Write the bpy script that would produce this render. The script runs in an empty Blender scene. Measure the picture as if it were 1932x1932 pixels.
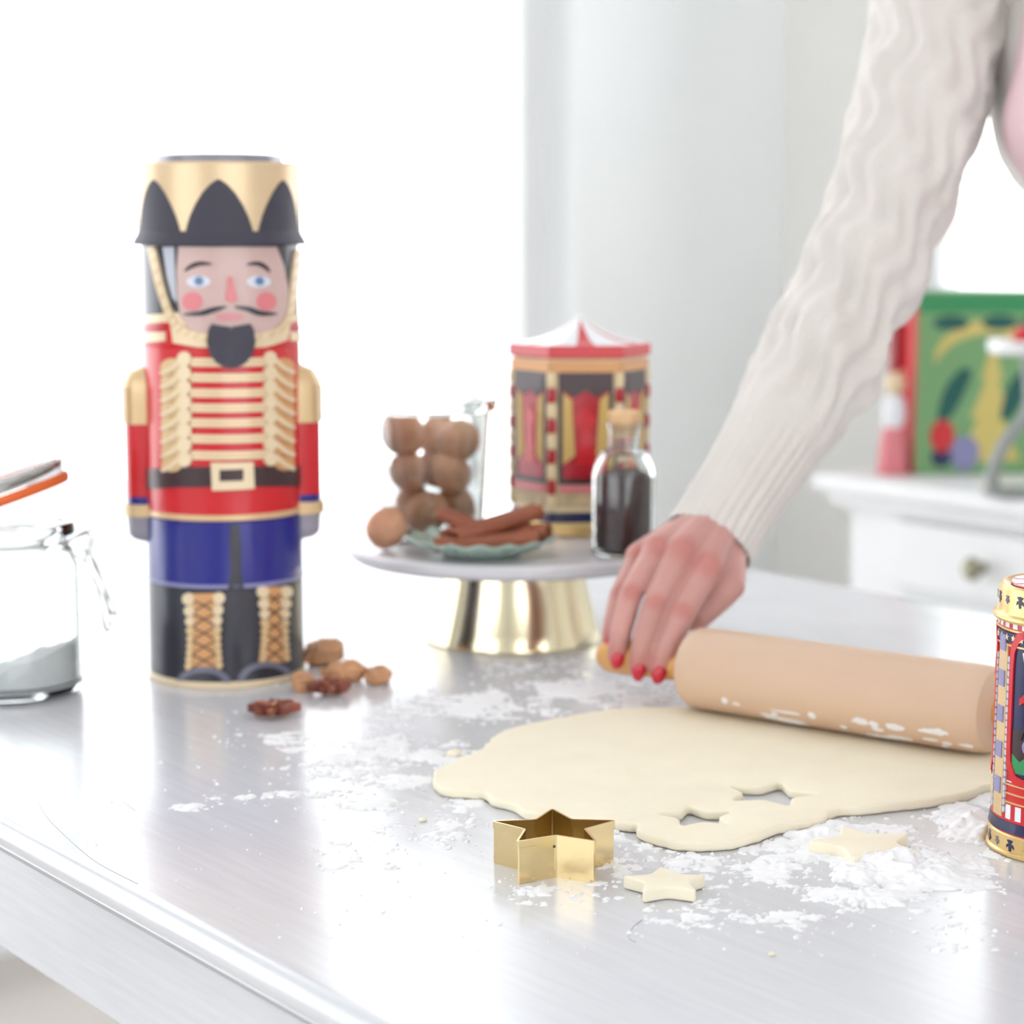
import bpy, bmesh, math, random
import numpy as np
from mathutils import Vector, Matrix, noise
from mathutils.geometry import tessellate_polygon

random.seed(7)
D = bpy.data
SC = bpy.context.scene
COL = SC.collection
PI = math.pi
rad = math.radians

# ------------------------------------------------------------------ camera
F = 4025.0            # focal length in pixels of the 1932 px frame
PITCH = rad(7.5)
H = 0.343             # camera above the table top
TZ = 0.76             # table top above the floor
YAW = rad(36.66)      # view direction against the room's long axis
cy_, sy_ = math.cos(YAW), math.sin(YAW)

def C(a, b, z=0.0):
    """a metres right, b metres ahead of the camera, z above the table top -> room coordinates"""
    return Vector((cy_*a + sy_*b, -sy_*a + cy_*b, TZ + z))

def ray(x, y):
    u = (x-966)/F; v = (966-y)/F
    c, s = math.cos(PITCH), math.sin(PITCH)
    return Vector((u, c+v*s, -s+v*c))

def on_z(x, y, z=0.0):
    d = ray(x, y); t = (z-H)/d.z
    return d.x*t, d.y*t

def on_b(x, y, b):
    d = ray(x, y); t = b/d.y
    return Vector((d.x*t, b, H+d.z*t))

def zat(y, b):
    d = ray(966, y); return H + b*d.z/d.y

def ppm(b, z=0.0):
    return F/(b*math.cos(PITCH)+(H-z)*math.sin(PITCH))

cam_d = D.cameras.new('camera'); cam = D.objects.new('camera', cam_d); COL.objects.link(cam)
cam_d.sensor_width = 36; cam_d.sensor_fit = 'HORIZONTAL'; cam_d.lens = F/1932*36
cam.location = (0, 0, TZ+H)
cam.rotation_euler = (PI/2-PITCH, 0, -YAW)
cam_d.clip_start = 0.02
cam_d.dof.use_dof = True
cam_d.dof.focus_distance = 1.17
cam_d.dof.aperture_fstop = 6.6
SC.camera = cam

# ------------------------------------------------------------------ world and exposure
w = D.worlds.new('world'); SC.world = w; w.use_nodes = True
bg = w.node_tree.nodes['Background']
bg.inputs[0].default_value = (0.95, 0.975, 1.0, 1); bg.inputs[1].default_value = 3.3
SC.view_settings.view_transform = 'Standard'; SC.view_settings.look = 'None'
SC.view_settings.gamma = 1; SC.view_settings.use_curve_mapping = False
SC.view_settings.exposure = 0.17

# ------------------------------------------------------------------ materials
def S(r, g, b):
    f = lambda c: (c/255/12.92 if c/255 <= .04045 else ((c/255+.055)/1.055)**2.4)
    return (f(r), f(g), f(b), 1)

MATS = {}
def mat(name, col, rough=.5, metal=0, coat=0, trans=0, ior=1.45, spec=.5, var=None, bump=None, sss=0, sheen=0, coat_rough=.1):
    """var=(scale, amount, stretch) colour variation; bump=(scale, strength, distance, stretch)"""
    m = D.materials.new(name); m.use_nodes = True
    nt = m.node_tree; p = nt.nodes['Principled BSDF']
    p.inputs['Base Color'].default_value = col
    p.inputs['Roughness'].default_value = rough
    p.inputs['Metallic'].default_value = metal
    p.inputs['Coat Weight'].default_value = coat
    p.inputs['Coat Roughness'].default_value = coat_rough
    p.inputs['Transmission Weight'].default_value = trans
    p.inputs['IOR'].default_value = ior
    p.inputs['Specular IOR Level'].default_value = spec
    if sss:
        p.inputs['Subsurface Weight'].default_value = sss
        p.inputs['Subsurface Radius'].default_value = (.006, .0025, .0015)
        p.inputs['Subsurface Scale'].default_value = 1.0
    if sheen:
        p.inputs['Sheen Weight'].default_value = sheen
    tc = nt.nodes.new('ShaderNodeTexCoord')
    def nz(scale, stretch, detail=4):
        mp = nt.nodes.new('ShaderNodeMapping'); mp.inputs['Scale'].default_value = stretch
        nt.links.new(tc.outputs['Object'], mp.inputs[0])
        n = nt.nodes.new('ShaderNodeTexNoise'); n.inputs['Scale'].default_value = scale; n.inputs['Detail'].default_value = detail
        nt.links.new(mp.outputs[0], n.inputs[0]); return n
    if var:
        n = nz(var[0], var[2] if len(var) > 2 else (1, 1, 1))
        r = nt.nodes.new('ShaderNodeValToRGB')
        a = var[1]
        r.color_ramp.elements[0].position = .3; r.color_ramp.elements[1].position = .7
        r.color_ramp.elements[0].color = (*[max(0, c*(1-a)) for c in col[:3]], 1)
        r.color_ramp.elements[1].color = (*[min(1, c*(1+a)) for c in col[:3]], 1)
        nt.links.new(n.outputs[0], r.inputs[0]); nt.links.new(r.outputs[0], p.inputs['Base Color'])
    if bump:
        n = nz(bump[0], bump[3] if len(bump) > 3 else (1, 1, 1))
        b = nt.nodes.new('ShaderNodeBump'); b.inputs['Strength'].default_value = bump[1]; b.inputs['Distance'].default_value = bump[2]
        nt.links.new(n.outputs[0], b.inputs['Height']); nt.links.new(b.outputs[0], p.inputs['Normal'])
    MATS[name] = m
    return m

def pane_mat(name, tint=(1, 1, 1, 1)):
    m = D.materials.new(name); m.use_nodes = True; nt = m.node_tree; nt.nodes.clear()
    o = nt.nodes.new('ShaderNodeOutputMaterial'); mx = nt.nodes.new('ShaderNodeMixShader')
    t = nt.nodes.new('ShaderNodeBsdfTransparent'); g = nt.nodes.new('ShaderNodeBsdfGlossy')
    t.inputs[0].default_value = tint; g.inputs['Roughness'].default_value = .02
    f = nt.nodes.new('ShaderNodeFresnel'); f.inputs[0].default_value = 1.3
    nt.links.new(f.outputs[0], mx.inputs[0]); nt.links.new(t.outputs[0], mx.inputs[1]); nt.links.new(g.outputs[0], mx.inputs[2])
    nt.links.new(mx.outputs[0], o.inputs[0]); MATS[name] = m; return m

mat('wall', S(248, 250, 250), .9, spec=.2, var=(3, .02))
mat('wall_warm', S(245, 244, 240), .9, spec=.2, var=(3, .02))
mat('ceiling', S(245, 245, 244), .95, spec=.1)
mat('floor', S(212, 204, 196), .55, var=(6, .05, (1, .1, 1)))
mat('white_paint', S(244, 245, 246), .4, var=(5, .015))
mat('cream', S(233, 214, 172), .35)
# table top: worn white-grey lacquer with brush marks along its length
def table_mat():
    m = D.materials.new('table_paint'); m.use_nodes = True; nt = m.node_tree; p = nt.nodes['Principled BSDF']
    tc = nt.nodes.new('ShaderNodeTexCoord')
    def nz(sx, sy, sc, det=5):
        mp = nt.nodes.new('ShaderNodeMapping'); mp.inputs['Scale'].default_value = (sx, sy, 1)
        mp.inputs['Rotation'].default_value = (0, 0, rad(6))
        nt.links.new(tc.outputs['Object'], mp.inputs[0])
        n = nt.nodes.new('ShaderNodeTexNoise'); n.inputs['Scale'].default_value = sc; n.inputs['Detail'].default_value = det
        nt.links.new(mp.outputs[0], n.inputs[0]); return n
    n1 = nz(1, .05, 260)
    n2 = nz(1, 1, 4)
    r = nt.nodes.new('ShaderNodeValToRGB')
    r.color_ramp.elements[0].color = (.62, .63, .665, 1); r.color_ramp.elements[1].color = (.72, .73, .765, 1)
    r.color_ramp.elements[0].position = .3; r.color_ramp.elements[1].position = .7
    mx = nt.nodes.new('ShaderNodeMath'); mx.operation = 'MULTIPLY_ADD'
    nt.links.new(n1.outputs[0], mx.inputs[0]); mx.inputs[1].default_value = .5
    md = nt.nodes.new('ShaderNodeMath'); md.operation = 'MULTIPLY'; md.inputs[1].default_value = .5
    nt.links.new(n2.outputs[0], md.inputs[0]); nt.links.new(md.outputs[0], mx.inputs[2])
    nt.links.new(mx.outputs[0], r.inputs[0]); nt.links.new(r.outputs[0], p.inputs['Base Color'])
    rr = nt.nodes.new('ShaderNodeMapRange'); rr.inputs['To Min'].default_value = .14; rr.inputs['To Max'].default_value = .27
    nt.links.new(n1.outputs[0], rr.inputs[0]); nt.links.new(rr.outputs[0], p.inputs['Roughness'])
    b = nt.nodes.new('ShaderNodeBump'); b.inputs['Strength'].default_value = .10; b.inputs['Distance'].default_value = .0006
    nt.links.new(n1.outputs[0], b.inputs['Height']); nt.links.new(b.outputs[0], p.inputs['Normal'])
    p.inputs['Specular IOR Level'].default_value = .6
    MATS['table_paint'] = m
table_mat()
mat('black', S(44, 43, 54), .32, coat=.35)
mat('black_matte', S(64, 62, 74), .55)
mat('dark_brown', S(60, 38, 42), .35, coat=.2)
mat('red', S(206, 22, 34), .33, coat=.4)
mat('red_deep', S(176, 14, 36), .35, coat=.3)
mat('blue', S(26, 30, 132), .28, coat=.5)
mat('navy', S(28, 32, 78), .35, coat=.3)
mat('lavender', S(140, 138, 182), .35, coat=.3)
mat('skin_print', S(208, 178, 172), .4, coat=.25)
mat('pink_print', S(222, 128, 134), .4, coat=.25)
mat('lip_print', S(214, 148, 150), .4)
mat('eye_white', S(222, 226, 238), .35)
mat('eye_blue', S(122, 150, 190), .35)
mat('brow', S(62, 42, 50), .45)
mat('gold_print', S(222, 192, 146), .36, metal=.25, coat=.3)
mat('gold_pale', S(234, 213, 178), .38, metal=.1, coat=.3)
mat('gold_hat', S(222, 196, 158), .36, metal=.35, coat=.2)
mat('tan_print', S(214, 160, 108), .42, metal=.1)
mat('grey_glove', S(158, 154, 166), .4, coat=.2)
mat('grey_print', S(112, 112, 130), .35, coat=.3)
mat('silver_print', S(196, 200, 212), .35, coat=.3)
mat('brass', S(240, 216, 164), .2, metal=1)
mat('gold_metal', S(238, 226, 192), .17, metal=1)
mat('gold_tin', S(226, 194, 132), .3, metal=.6)
mat('lid_grey', S(150, 148, 160), .3, metal=.4)
mat('panel_beige', S(200, 178, 140), .45, var=(60, .25))
mat('white_print', S(236, 238, 242), .35, coat=.3)
mat('green_print', S(52, 142, 88), .4)
mat('green_box', S(124, 168, 116), .5)
mat('leaf_dark', S(34, 92, 84), .5)
mat('box_gold', S(214, 196, 116), .5)
mat('glass', (.93, .965, .955, 1), 0, trans=1, ior=1.46)
mat('glass_green', S(222, 244, 232), .12, trans=.6, ior=1.48)
mat('gasket', S(226, 104, 48), .5)
mat('wire', S(190, 190, 186), .25, metal=1)
mat('flour', S(246, 246, 248), .95, spec=.05, sss=0)
mat('dough', S(244, 235, 212), .7, spec=.25, var=(30, .02), bump=(120, .15, .001), sss=.15)
mat('pin_wood', S(218, 188, 162), .5, var=(14, .07, (.12, 1, 1)), bump=(90, .08, .001, (.08, 1, 1)))
mat('handle_wood', S(224, 170, 104), .4, var=(14, .07, (.12, 1, 1)))
mat('marble', S(212, 211, 215), .25, var=(6, .03))
mat('walnut', S(206, 156, 124), .65, var=(40, .2), bump=(90, .6, .002))
mat('kernel', S(204, 152, 112), .55, var=(60, .25), bump=(160, .7, .0015))
mat('anise', S(136, 76, 62), .5, var=(60, .25))
mat('anise_edge', S(168, 98, 80), .5)
mat('cinnamon', S(150, 86, 62), .6, var=(30, .25, (1, .1, 1)))
mat('cork', S(222, 184, 140), .8, var=(60, .15), bump=(150, .5, .001))
mat('clove', S(70, 44, 46), .6, var=(90, .4), bump=(150, .8, .002))
mat('skin', S(202, 152, 144), .5, var=(28, .07), sss=.25)
mat('nail', S(196, 8, 48), .15, coat=.6)
mat('knit', S(222, 216, 210), .95, spec=.1, sheen=.4, var=(20, .03), bump=(420, .6, .002))
mat('pink_cloth', S(244, 214, 218), .9, spec=.1)
mat('denim', S(150, 160, 178), .9, spec=.1)
mat('hair', S(120, 84, 58), .6)
mat('bronze', S(150, 146, 124), .4, metal=.6)
mat('steel_grey', S(150, 154, 152), .4, metal=.4)
mat('curtain_print', S(210, 176, 104), .45)
pane_mat('pane')

# ------------------------------------------------------------------ mesh helpers
class M:
    def __init__(s): s.v = []; s.f = []
    def add(s, vs, fs):
        o = len(s.v); s.v += [tuple(v) for v in vs]; s.f += [tuple(i+o for i in f) for f in fs]; return s
    def box(s, x0, x1, y0, y1, z0, z1):
        return s.add([(x, y, z) for z in (z0, z1) for y in (y0, y1) for x in (x0, x1)],
                     [(0, 2, 3, 1), (4, 5, 7, 6), (0, 1, 5, 4), (2, 6, 7, 3), (0, 4, 6, 2), (1, 3, 7, 5)])
    def lathe(s, prof, n=48, cx=0, cy=0, z0=0, closed=False):
        vs = []; fs = []; rings = []
        for r, z in prof:
            if r < 1e-6:
                rings.append([len(vs)]); vs.append((cx, cy, z0+z))
            else:
                rings.append(list(range(len(vs), len(vs)+n)))
                vs += [(cx+r*math.cos(2*PI*i/n), cy+r*math.sin(2*PI*i/n), z0+z) for i in range(n)]
        pairs = list(zip(rings, rings[1:]))
        if closed: pairs.append((rings[-1], rings[0]))
        for A, B in pairs:
            for i in range(n):
                j = (i+1) % n
                if len(A) == 1 and len(B) == 1: continue
                if len(A) == 1: fs.append((A[0], B[j], B[i]))
                elif len(B) == 1: fs.append((A[i], A[j], B[0]))
                else: fs.append((A[i], A[j], B[j], B[i]))
        return s.add(vs, fs)
    def tube(s, pts, r, n=10, closed=False, flat=1.0):
        pts = [Vector(p) for p in pts]; k = len(pts)
        rs = r if isinstance(r, (list, tuple)) else [r]*k
        vs = []; fs = []
        up = None
        for i, p in enumerate(pts):
            if closed: t = pts[(i+1) % k]-pts[i-1]
            else: t = pts[min(i+1, k-1)]-pts[max(i-1, 0)]
            t.normalize()
            if up is None: up = t.orthogonal().normalized()
            up = (up - t*up.dot(t)).normalized(); si = t.cross(up)
            for j in range(n):
                a = 2*PI*j/n
                vs.append(p + rs[i]*(math.cos(a)*up + flat*math.sin(a)*si))
        for i in range(k if closed else k-1):
            i2 = (i+1) % k
            for j in range(n):
                j2 = (j+1) % n
                fs.append((i*n+j, i*n+j2, i2*n+j2, i2*n+j))
        if not closed:
            fs.append(tuple(range(n-1, -1, -1))); fs.append(tuple((k-1)*n+j for j in range(n)))
        return s.add(vs, fs)
    def ell(s, c, rx, ry, rz, nu=16, nv=10, fn=None):
        prof = []
        vs = [(0, 0, -1)]
        for j in range(1, nv):
            a = -PI/2+PI*j/nv
            vs += [(math.cos(a)*math.cos(2*PI*i/nu), math.cos(a)*math.sin(2*PI*i/nu), math.sin(a)) for i in range(nu)]
        vs.append((0, 0, 1)); L = len(vs)-1
        fs = [(0, 1+(i+1) % nu, 1+i) for i in range(nu)]
        for j in range(nv-2):
            for i in range(nu):
                a = 1+j*nu; fs.append((a+i, a+(i+1) % nu, a+nu+(i+1) % nu, a+nu+i))
        a = 1+(nv-2)*nu
        fs += [(a+i, a+(i+1) % nu, L) for i in range(nu)]
        out = []
        for v in vs:
            k = fn(Vector(v)) if fn else 1
            out.append((c[0]+rx*v[0]*k, c[1]+ry*v[1]*k, c[2]+rz*v[2]*k))
        return s.add(out, fs)
    def prism(s, outer, z0, z1, holes=()):
        loops = [list(outer)]+[list(h) for h in holes]
        flat = [p for l in loops for p in l]; n = len(flat)
        tris = tessellate_polygon([[Vector((p[0], p[1], 0)) for p in l] for l in loops])
        vs = [(p[0], p[1], z0) for p in flat]+[(p[0], p[1], z1) for p in flat]
        fs = [tuple(t) for t in tris]+[tuple(i+n for i in reversed(t)) for t in tris]
        o = 0
        for l in loops:
            k = len(l)
            for i in range(k):
                j = (i+1) % k; fs.append((o+i, o+j, o+j+n, o+i+n))
            o += k
        return s.add(vs, fs)
    def xf(s, mtx):
        s.v = [tuple(mtx @ Vector(v)) for v in s.v]; return s
    def build(s, name, m, parent=None, smooth=True, bevel=0, seg=2, auto=35, loc=None):
        me = D.meshes.new(name); me.from_pydata(s.v, [], s.f); me.validate()
        bm = bmesh.new(); bm.from_mesh(me); bmesh.ops.recalc_face_normals(bm, faces=bm.faces)
        if smooth:
            for f in bm.faces: f.smooth = True
            for e in bm.edges:
                if len(e.link_faces) == 2 and e.calc_face_angle(0) > rad(auto): e.smooth = False
        bm.to_mesh(me); bm.free()
        me.materials.append(MATS[m] if isinstance(m, str) else m)
        o = D.objects.new(name, me); COL.objects.link(o); o.parent = parent
        if loc is not None: o.location = loc
        if bevel:
            bv = o.modifiers.new('bevel', 'BEVEL'); bv.width = bevel; bv.segments = seg; bv.limit_method = 'ANGLE'; bv.angle_limit = rad(40)
        return o

def tag(o, label, cat, group=None, kind=None):
    if label: o['label'] = label
    if cat: o['category'] = cat
    if group: o['group'] = group
    if kind: o['kind'] = kind
    return o

def thing(name, label, cat, a=None, b=None, z=0, loc=None, rot=0.0, group=None):
    """an Empty at the thing's base; rot 0 faces the camera's side of the room"""
    o = D.objects.new(name, None); COL.objects.link(o); o.empty_display_size = .02
    o.location = loc if loc is not None else C(a, b, z)
    o.rotation_euler = (0, 0, -YAW+rot)
    return tag(o, label, cat, group)

def struct(o): o['kind'] = 'structure'; return o

def copy_thing(o, parent=None):
    c = o.copy(); COL.objects.link(c); c.parent = parent
    for ch in o.children: copy_thing(ch, c)
    return c

def wrap(name, pts, m, parent, R, th=.0006, off=0.0, step=rad(5), holes=(), inset=.0008, smooth=True):
    """a flat printed or pressed shape (angle, height) laid on a cylinder of radius R (number or function of height)"""
    RR = R if callable(R) else (lambda z: R)
    loops = [list(pts)]+[list(h) for h in holes]
    flat = [p for l in loops for p in l]
    tris = tessellate_polygon([[Vector((p[0], p[1], 0)) for p in l] for l in loops])
    bm = bmesh.new()
    vs = [bm.verts.new((p[0], p[1], 0)) for p in flat]
    for t in tris:
        try: bm.faces.new([vs[i] for i in t])
        except ValueError: pass
    lo = min(p[0] for p in flat); hi = max(p[0] for p in flat)
    k = math.ceil(lo/step)
    while k*step < hi:
        bmesh.ops.bisect_plane(bm, geom=bm.verts[:]+bm.edges[:]+bm.faces[:], plane_co=(k*step, 0, 0), plane_no=(1, 0, 0))
        k += 1
    base = set(bm.verts[:])
    r = bmesh.ops.extrude_face_region(bm, geom=bm.faces[:])
    top = {e for e in r['geom'] if isinstance(e, bmesh.types.BMVert)}
    for v in bm.verts:
        ph, z = v.co.x, v.co.y
        rr = RR(z)+(off+th if v in top else -inset)
        v.co = (rr*math.sin(ph), -rr*math.cos(ph), z)
    bmesh.ops.recalc_face_normals(bm, faces=bm.faces)
    for f in bm.faces: f.smooth = smooth
    for e in bm.edges:
        if len(e.link_faces) == 2 and e.calc_face_angle(0) > rad(40): e.smooth = False
    me = D.meshes.new(name); bm.to_mesh(me); bm.free(); me.materials.append(MATS[m])
    o = D.objects.new(name, me); COL.objects.link(o); o.parent = parent
    return o

def ellipse(cx, cy, rx, ry, n=20, a0=0, a1=2*PI):
    return [(cx+rx*math.cos(a0+(a1-a0)*i/n), cy+ry*math.sin(a0+(a1-a0)*i/n)) for i in range(n if a1-a0 > 6.28 else n+1)]

def smooth_line(p, n=8):
    out = []
    P = [p[0]]+list(p)+[p[-1]]
    for i in range(1, len(P)-2):
        for k in range(n):
            t = k/n; a, b, c, d = P[i-1], P[i], P[i+1], P[i+2]
            out.append(tuple(.5*((2*b[j])+(-a[j]+c[j])*t+(2*a[j]-5*b[j]+4*c[j]-d[j])*t*t+(-a[j]+3*b[j]-3*c[j]+d[j])*t**3) for j in range(len(b))))
    out.append(tuple(p[-1])); return out

def stroke(p, w0, n=5, taper=False):
    """outline of a brush stroke along p with width w0"""
    q = smooth_line(p, n); L = []; Rr = []
    for i, c in enumerate(q):
        a = q[max(i-1, 0)]; b = q[min(i+1, len(q)-1)]
        dx, dy = b[0]-a[0], b[1]-a[1]; l = math.hypot(dx, dy) or 1
        t = i/(len(q)-1)
        ww = w0*(math.sin(PI*min(max(t, .06), .94))**.6 if taper else 1)/2
        L.append((c[0]-dy/l*ww, c[1]+dx/l*ww)); Rr.append((c[0]+dy/l*ww, c[1]-dx/l*ww))
    return L+Rr[::-1]

def star_pts(R, r, rot=PI/2, n=5, round_=0):
    return [((R if i % 2 == 0 else r)*math.cos(rot+PI*i/n), (R if i % 2 == 0 else r)*math.sin(rot+PI*i/n)) for i in range(2*n)]

def chaikin(p, k=2, f=.22):
    for _ in range(k):
        q = []
        for i in range(len(p)):
            a, b = p[i], p[(i+1) % len(p)]
            q.append((a[0]+(b[0]-a[0])*f, a[1]+(b[1]-a[1])*f)); q.append((a[0]+(b[0]-a[0])*(1-f), a[1]+(b[1]-a[1])*(1-f)))
        p = q
    return p

# ------------------------------------------------------------------ the room (x to the dresser wall, y to the big window)
SX, TY = 2.88, 3.0
WX0, WY0 = -2.6, -2.6
CH = 2.75
struct(M().box(WX0-.2, SX+.2, WY0-.2, TY+.2, -.1, 0).build('floor', 'floor', smooth=False))
struct(M().box(WX0-.2, SX+.2, WY0-.2, TY+.2, CH, CH+.1).build('ceiling', 'ceiling', smooth=False))
W1 = (-1.7, 2.375, .12, 2.6)       # big window in the far wall
mb = M()
mb.box(W1[1], SX+.2, TY, TY+.2, 0, CH); mb.box(WX0-.2, W1[0], TY, TY+.2, 0, CH)
mb.box(W1[0], W1[1], TY, TY+.2, 0, W1[2]); mb.box(W1[0], W1[1], TY, TY+.2, W1[3], CH)
struct(mb.build('wall_back', 'wall', smooth=False))
W2 = (1.25, 2.74, .95, 2.3)       # window over the dresser
mb = M()
mb.box(SX, SX+.2, WY0, W2[0], 0, CH); mb.box(SX, SX+.2, W2[1], TY, 0, CH)
mb.box(SX, SX+.2, W2[0], W2[1], 0, W2[2]); mb.box(SX, SX+.2, W2[0], W2[1], W2[3], CH)
struct(mb.build('wall_right', 'wall_warm', smooth=False))
W3 = (-1.0, 1.8, .8, 2.3)          # unseen window added in the left wall for fill light
mb = M()
mb.box(WX0-.2, WX0, WY0, W3[0], 0, CH); mb.box(WX0-.2, WX0, W3[1], TY, 0, CH)
mb.box(WX0-.2, WX0, W3[0], W3[1], 0, W3[2]); mb.box(WX0-.2, WX0, W3[0], W3[1], W3[3], CH)
struct(mb.build('wall_left', 'wall', smooth=False))
W4 = (-1.6, 1.6, .5, 2.4)          # unseen window behind the photographer, added and sized for fill light
mb = M()
mb.box(WX0, W4[0], WY0-.2, WY0, 0, CH); mb.box(W4[1], SX, WY0-.2, WY0, 0, CH)
mb.box(W4[0], W4[1], WY0-.2, WY0, 0, W4[2]); mb.box(W4[0], W4[1], WY0-.2, WY0, W4[3], CH)
struct(mb.build('wall_front', 'wall', smooth=False))

def window(name, axis, p, w0, w1, z0, z1, panes):
    e = D.objects.new(name, None); COL.objects.link(e); struct(e)
    e.location = (p, (w0+w1)/2, z0) if axis == 'x' else ((w0+w1)/2, p, z0)
    def bx(m, u0, u1, d0, d1, a, b):
        c = (w0+w1)/2
        if axis == 'x': m.box(d0, d1, u0-c, u1-c, a-z0, b-z0)
        else: m.box(u0-c, u1-c, d0, d1, a-z0, b-z0)
    f = .05
    m = M(); bx(m, w0, w0+f, -.03, .03, z0, z1); bx(m, w1-f, w1, -.03, .03, z0, z1)
    bx(m, w0+f, w1-f, -.03, .03, z0, z0+f); bx(m, w0+f, w1-f, -.03, .03, z1-f, z1)
    m.build('window_frame', 'white_paint', e, smooth=False)
    wd = (w1-w0-2*f)/panes
    for i in range(panes):
        m = M(); bx(m, w0+f+wd*i+.012, w0+f+wd*(i+1)-.012, -.003, .003, z0+f, z1-f); m.build('pane', 'pane', e, smooth=False)
        if i:
            m = M(); bx(m, w0+f+wd*i-.012, w0+f+wd*i+.012, -.025, .025, z0+f, z1-f); m.build('mullion', 'white_paint', e, smooth=False)
    return e
window('window_1', 'y', TY+.12, W1[0], W1[1], W1[2], W1[3], 2)
window('window_2', 'x', SX+.12, W2[0], W2[1], W2[2], W2[3], 2)
window('fill_window_3', 'x', WX0-.12, W3[0], W3[1], W3[2], W3[3], 3)
window('fill_window_4', 'y', WY0-.12, W4[0], W4[1], W4[2], W4[3], 3)
struct(M().box(SX-.05, SX+.06, W2[0]-.04, W2[1]+.04, W2[2]-.03, W2[2]).build('trim_1', 'white_paint', smooth=False, bevel=.004))

# ------------------------------------------------------------------ kitchen table
TX0, TX1, TY0, TY1 = .484, 1.49, .12, 2.70
table = D.objects.new('kitchen_table', None); COL.objects.link(table)
table.location = ((TX0+TX1)/2, (TY0+TY1)/2, 0)
tag(table, 'long white painted kitchen table with a rounded worktop edge', 'table')
hx, hy = (TX1-TX0)/2, (TY1-TY0)/2
def edge_slab(prof, z):
    """rectangular slab whose edge follows prof (outset, height)"""
    m = M(); vs = []; fs = []
    for o, zz in prof:
        vs += [(-hx+o, -hy+o, zz+z), (hx-o, -hy+o, zz+z), (hx-o, hy-o, zz+z), (-hx+o, hy-o, zz+z)]
    for k in range(len(prof)-1):
        for i in range(4):
            j = (i+1) % 4; fs.append((4*k+i, 4*k+j, 4*k+4+j, 4*k+4+i))
    fs.append((0, 3, 2, 1)); L = 4*(len(prof)-1); fs.append((L, L+1, L+2, L+3))
    return m.add(vs, fs)
prof = [(.030, -.030), (.018, -.0285), (.011, -.025), (.008, -.020), (.004, -.0175)]
prof += [(.009-.009*math.cos(a), -.009+.009*math.sin(a)) for a in [rad(x) for x in (-60, -30, 0, 20, 40, 60, 75)]] + [(.010, 0), (.06, 0)]
edge_slab(prof, TZ).build('worktop', 'table_paint', table, auto=50)
az0, az1 = TZ-.096, TZ-.030
o_ = .022
def apron(x0, x1, y0, y1): M().box(x0, x1, y0, y1, az0, az1).build('apron', 'table_paint', table, smooth=False, bevel=.002)
apron(-hx+o_, -hx+o_+.02, -hy+o_, hy-o_); apron(hx-o_-.02, hx-o_, -hy+o_, hy-o_)
apron(-hx+o_+.02, hx-o_-.02, -hy+o_, -hy+o_+.02); apron(-hx+o_+.02, hx-o_-.02, hy-o_-.02, hy-o_)
for sx in (-1, 1):
    for sy in (-1, 1):
        cx, cy = sx*(hx-.085), sy*(hy-.085)
        m = M(); m.box(cx-.04, cx+.04, cy-.04, cy+.04, TZ-.20, az1)
        m.lathe([(.0, TZ-.2), (.036, TZ-.2), (.042, TZ-.22), (.03, TZ-.25), (.036, TZ-.30), (.026, .12), (.034, .09), (.022, 0), (0, 0)], 24, cx, cy)
        m.build('leg', 'white_paint', table)

for ln in ([(61, 1442), (60, 1470), (68, 1503), (85, 1537), (110, 1565), (150, 1602), (190, 1632), (260, 1668)], [(197, 1452), (205, 1478), (225, 1505), (255, 1530)], [(1212, 1736), (1196, 1748), (1187, 1762), (1188, 1772), (1200, 1778)]):
    q_ = smooth_line([(*on_z(*p), 0) for p in ln], 5)
    M().tube([C(x, y, .0001)-table.location for x, y, _ in q_], .00016, 5).build('hairline_mark', 'grey_print', table)
# ------------------------------------------------------------------ nutcracker tin
NB, NA = 1.64, None
NA = (429-966)/ppm(NB, 0)
nut = thing('nutcracker_tin', 'tall round tin painted as a nutcracker soldier in a red coat', 'tin', NA, NB, rot=rad(7.6))
NR = .0598
K = .3943/962.0       # metres per unit of the drawing, measured on the silhouette
def zs(y): return (1271-y)*K*1.0
def zf(y): return zat(y, 1.58)
def axis_x(y): return 429 - (1272-y)*12/962
def npt(x, y, turn=0, Rp=145.0):
    u = max(-.995, min(.995, (x-axis_x(y))/Rp))
    ph = math.asin(u); q = math.cos(ph)
    return (ph, zs(y)*(1-q)+zf(y)*q)
def nd(name, pts, m, th=.0006, parent=None, off=0, R=NR, holes=(), **kw):
    return wrap(name, [npt(*p) for p in pts], m, parent or nut, R, th, off, holes=[[npt(*p) for p in h] for h in holes], **kw)
ZB = dict(base=0, boots=.006, trous=zf(1112), coat=zf(985), collar=zf(655), head=zf(600), brim=zf(462), hat=zs(442), top=zs(310))
def band(name, z0, z1, m, r=NR, r1=None, parent=None, bev=0.0008):
    r1 = r1 or r
    return M().lathe([(0, z0), (r-bev, z0), (r, z0+bev), (r1, z1-bev), (r1-bev, z1), (0, z1)], 72).build(name, m, parent or nut)
band('base_rim', 0, .0055, 'gold_pale', NR+.0012)
band('boots', .0055, ZB['trous'], 'black')
band('trousers', ZB['trous'], ZB['coat'], 'blue')
band('coat', ZB['coat'], ZB['collar'], 'red')
band('collar', ZB['collar'], ZB['head'], 'red')
band('head', ZB['head'], ZB['brim']+.004, 'black', NR-.0006)
hr0, hr1 = NR+.0012, NR+.0010
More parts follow.
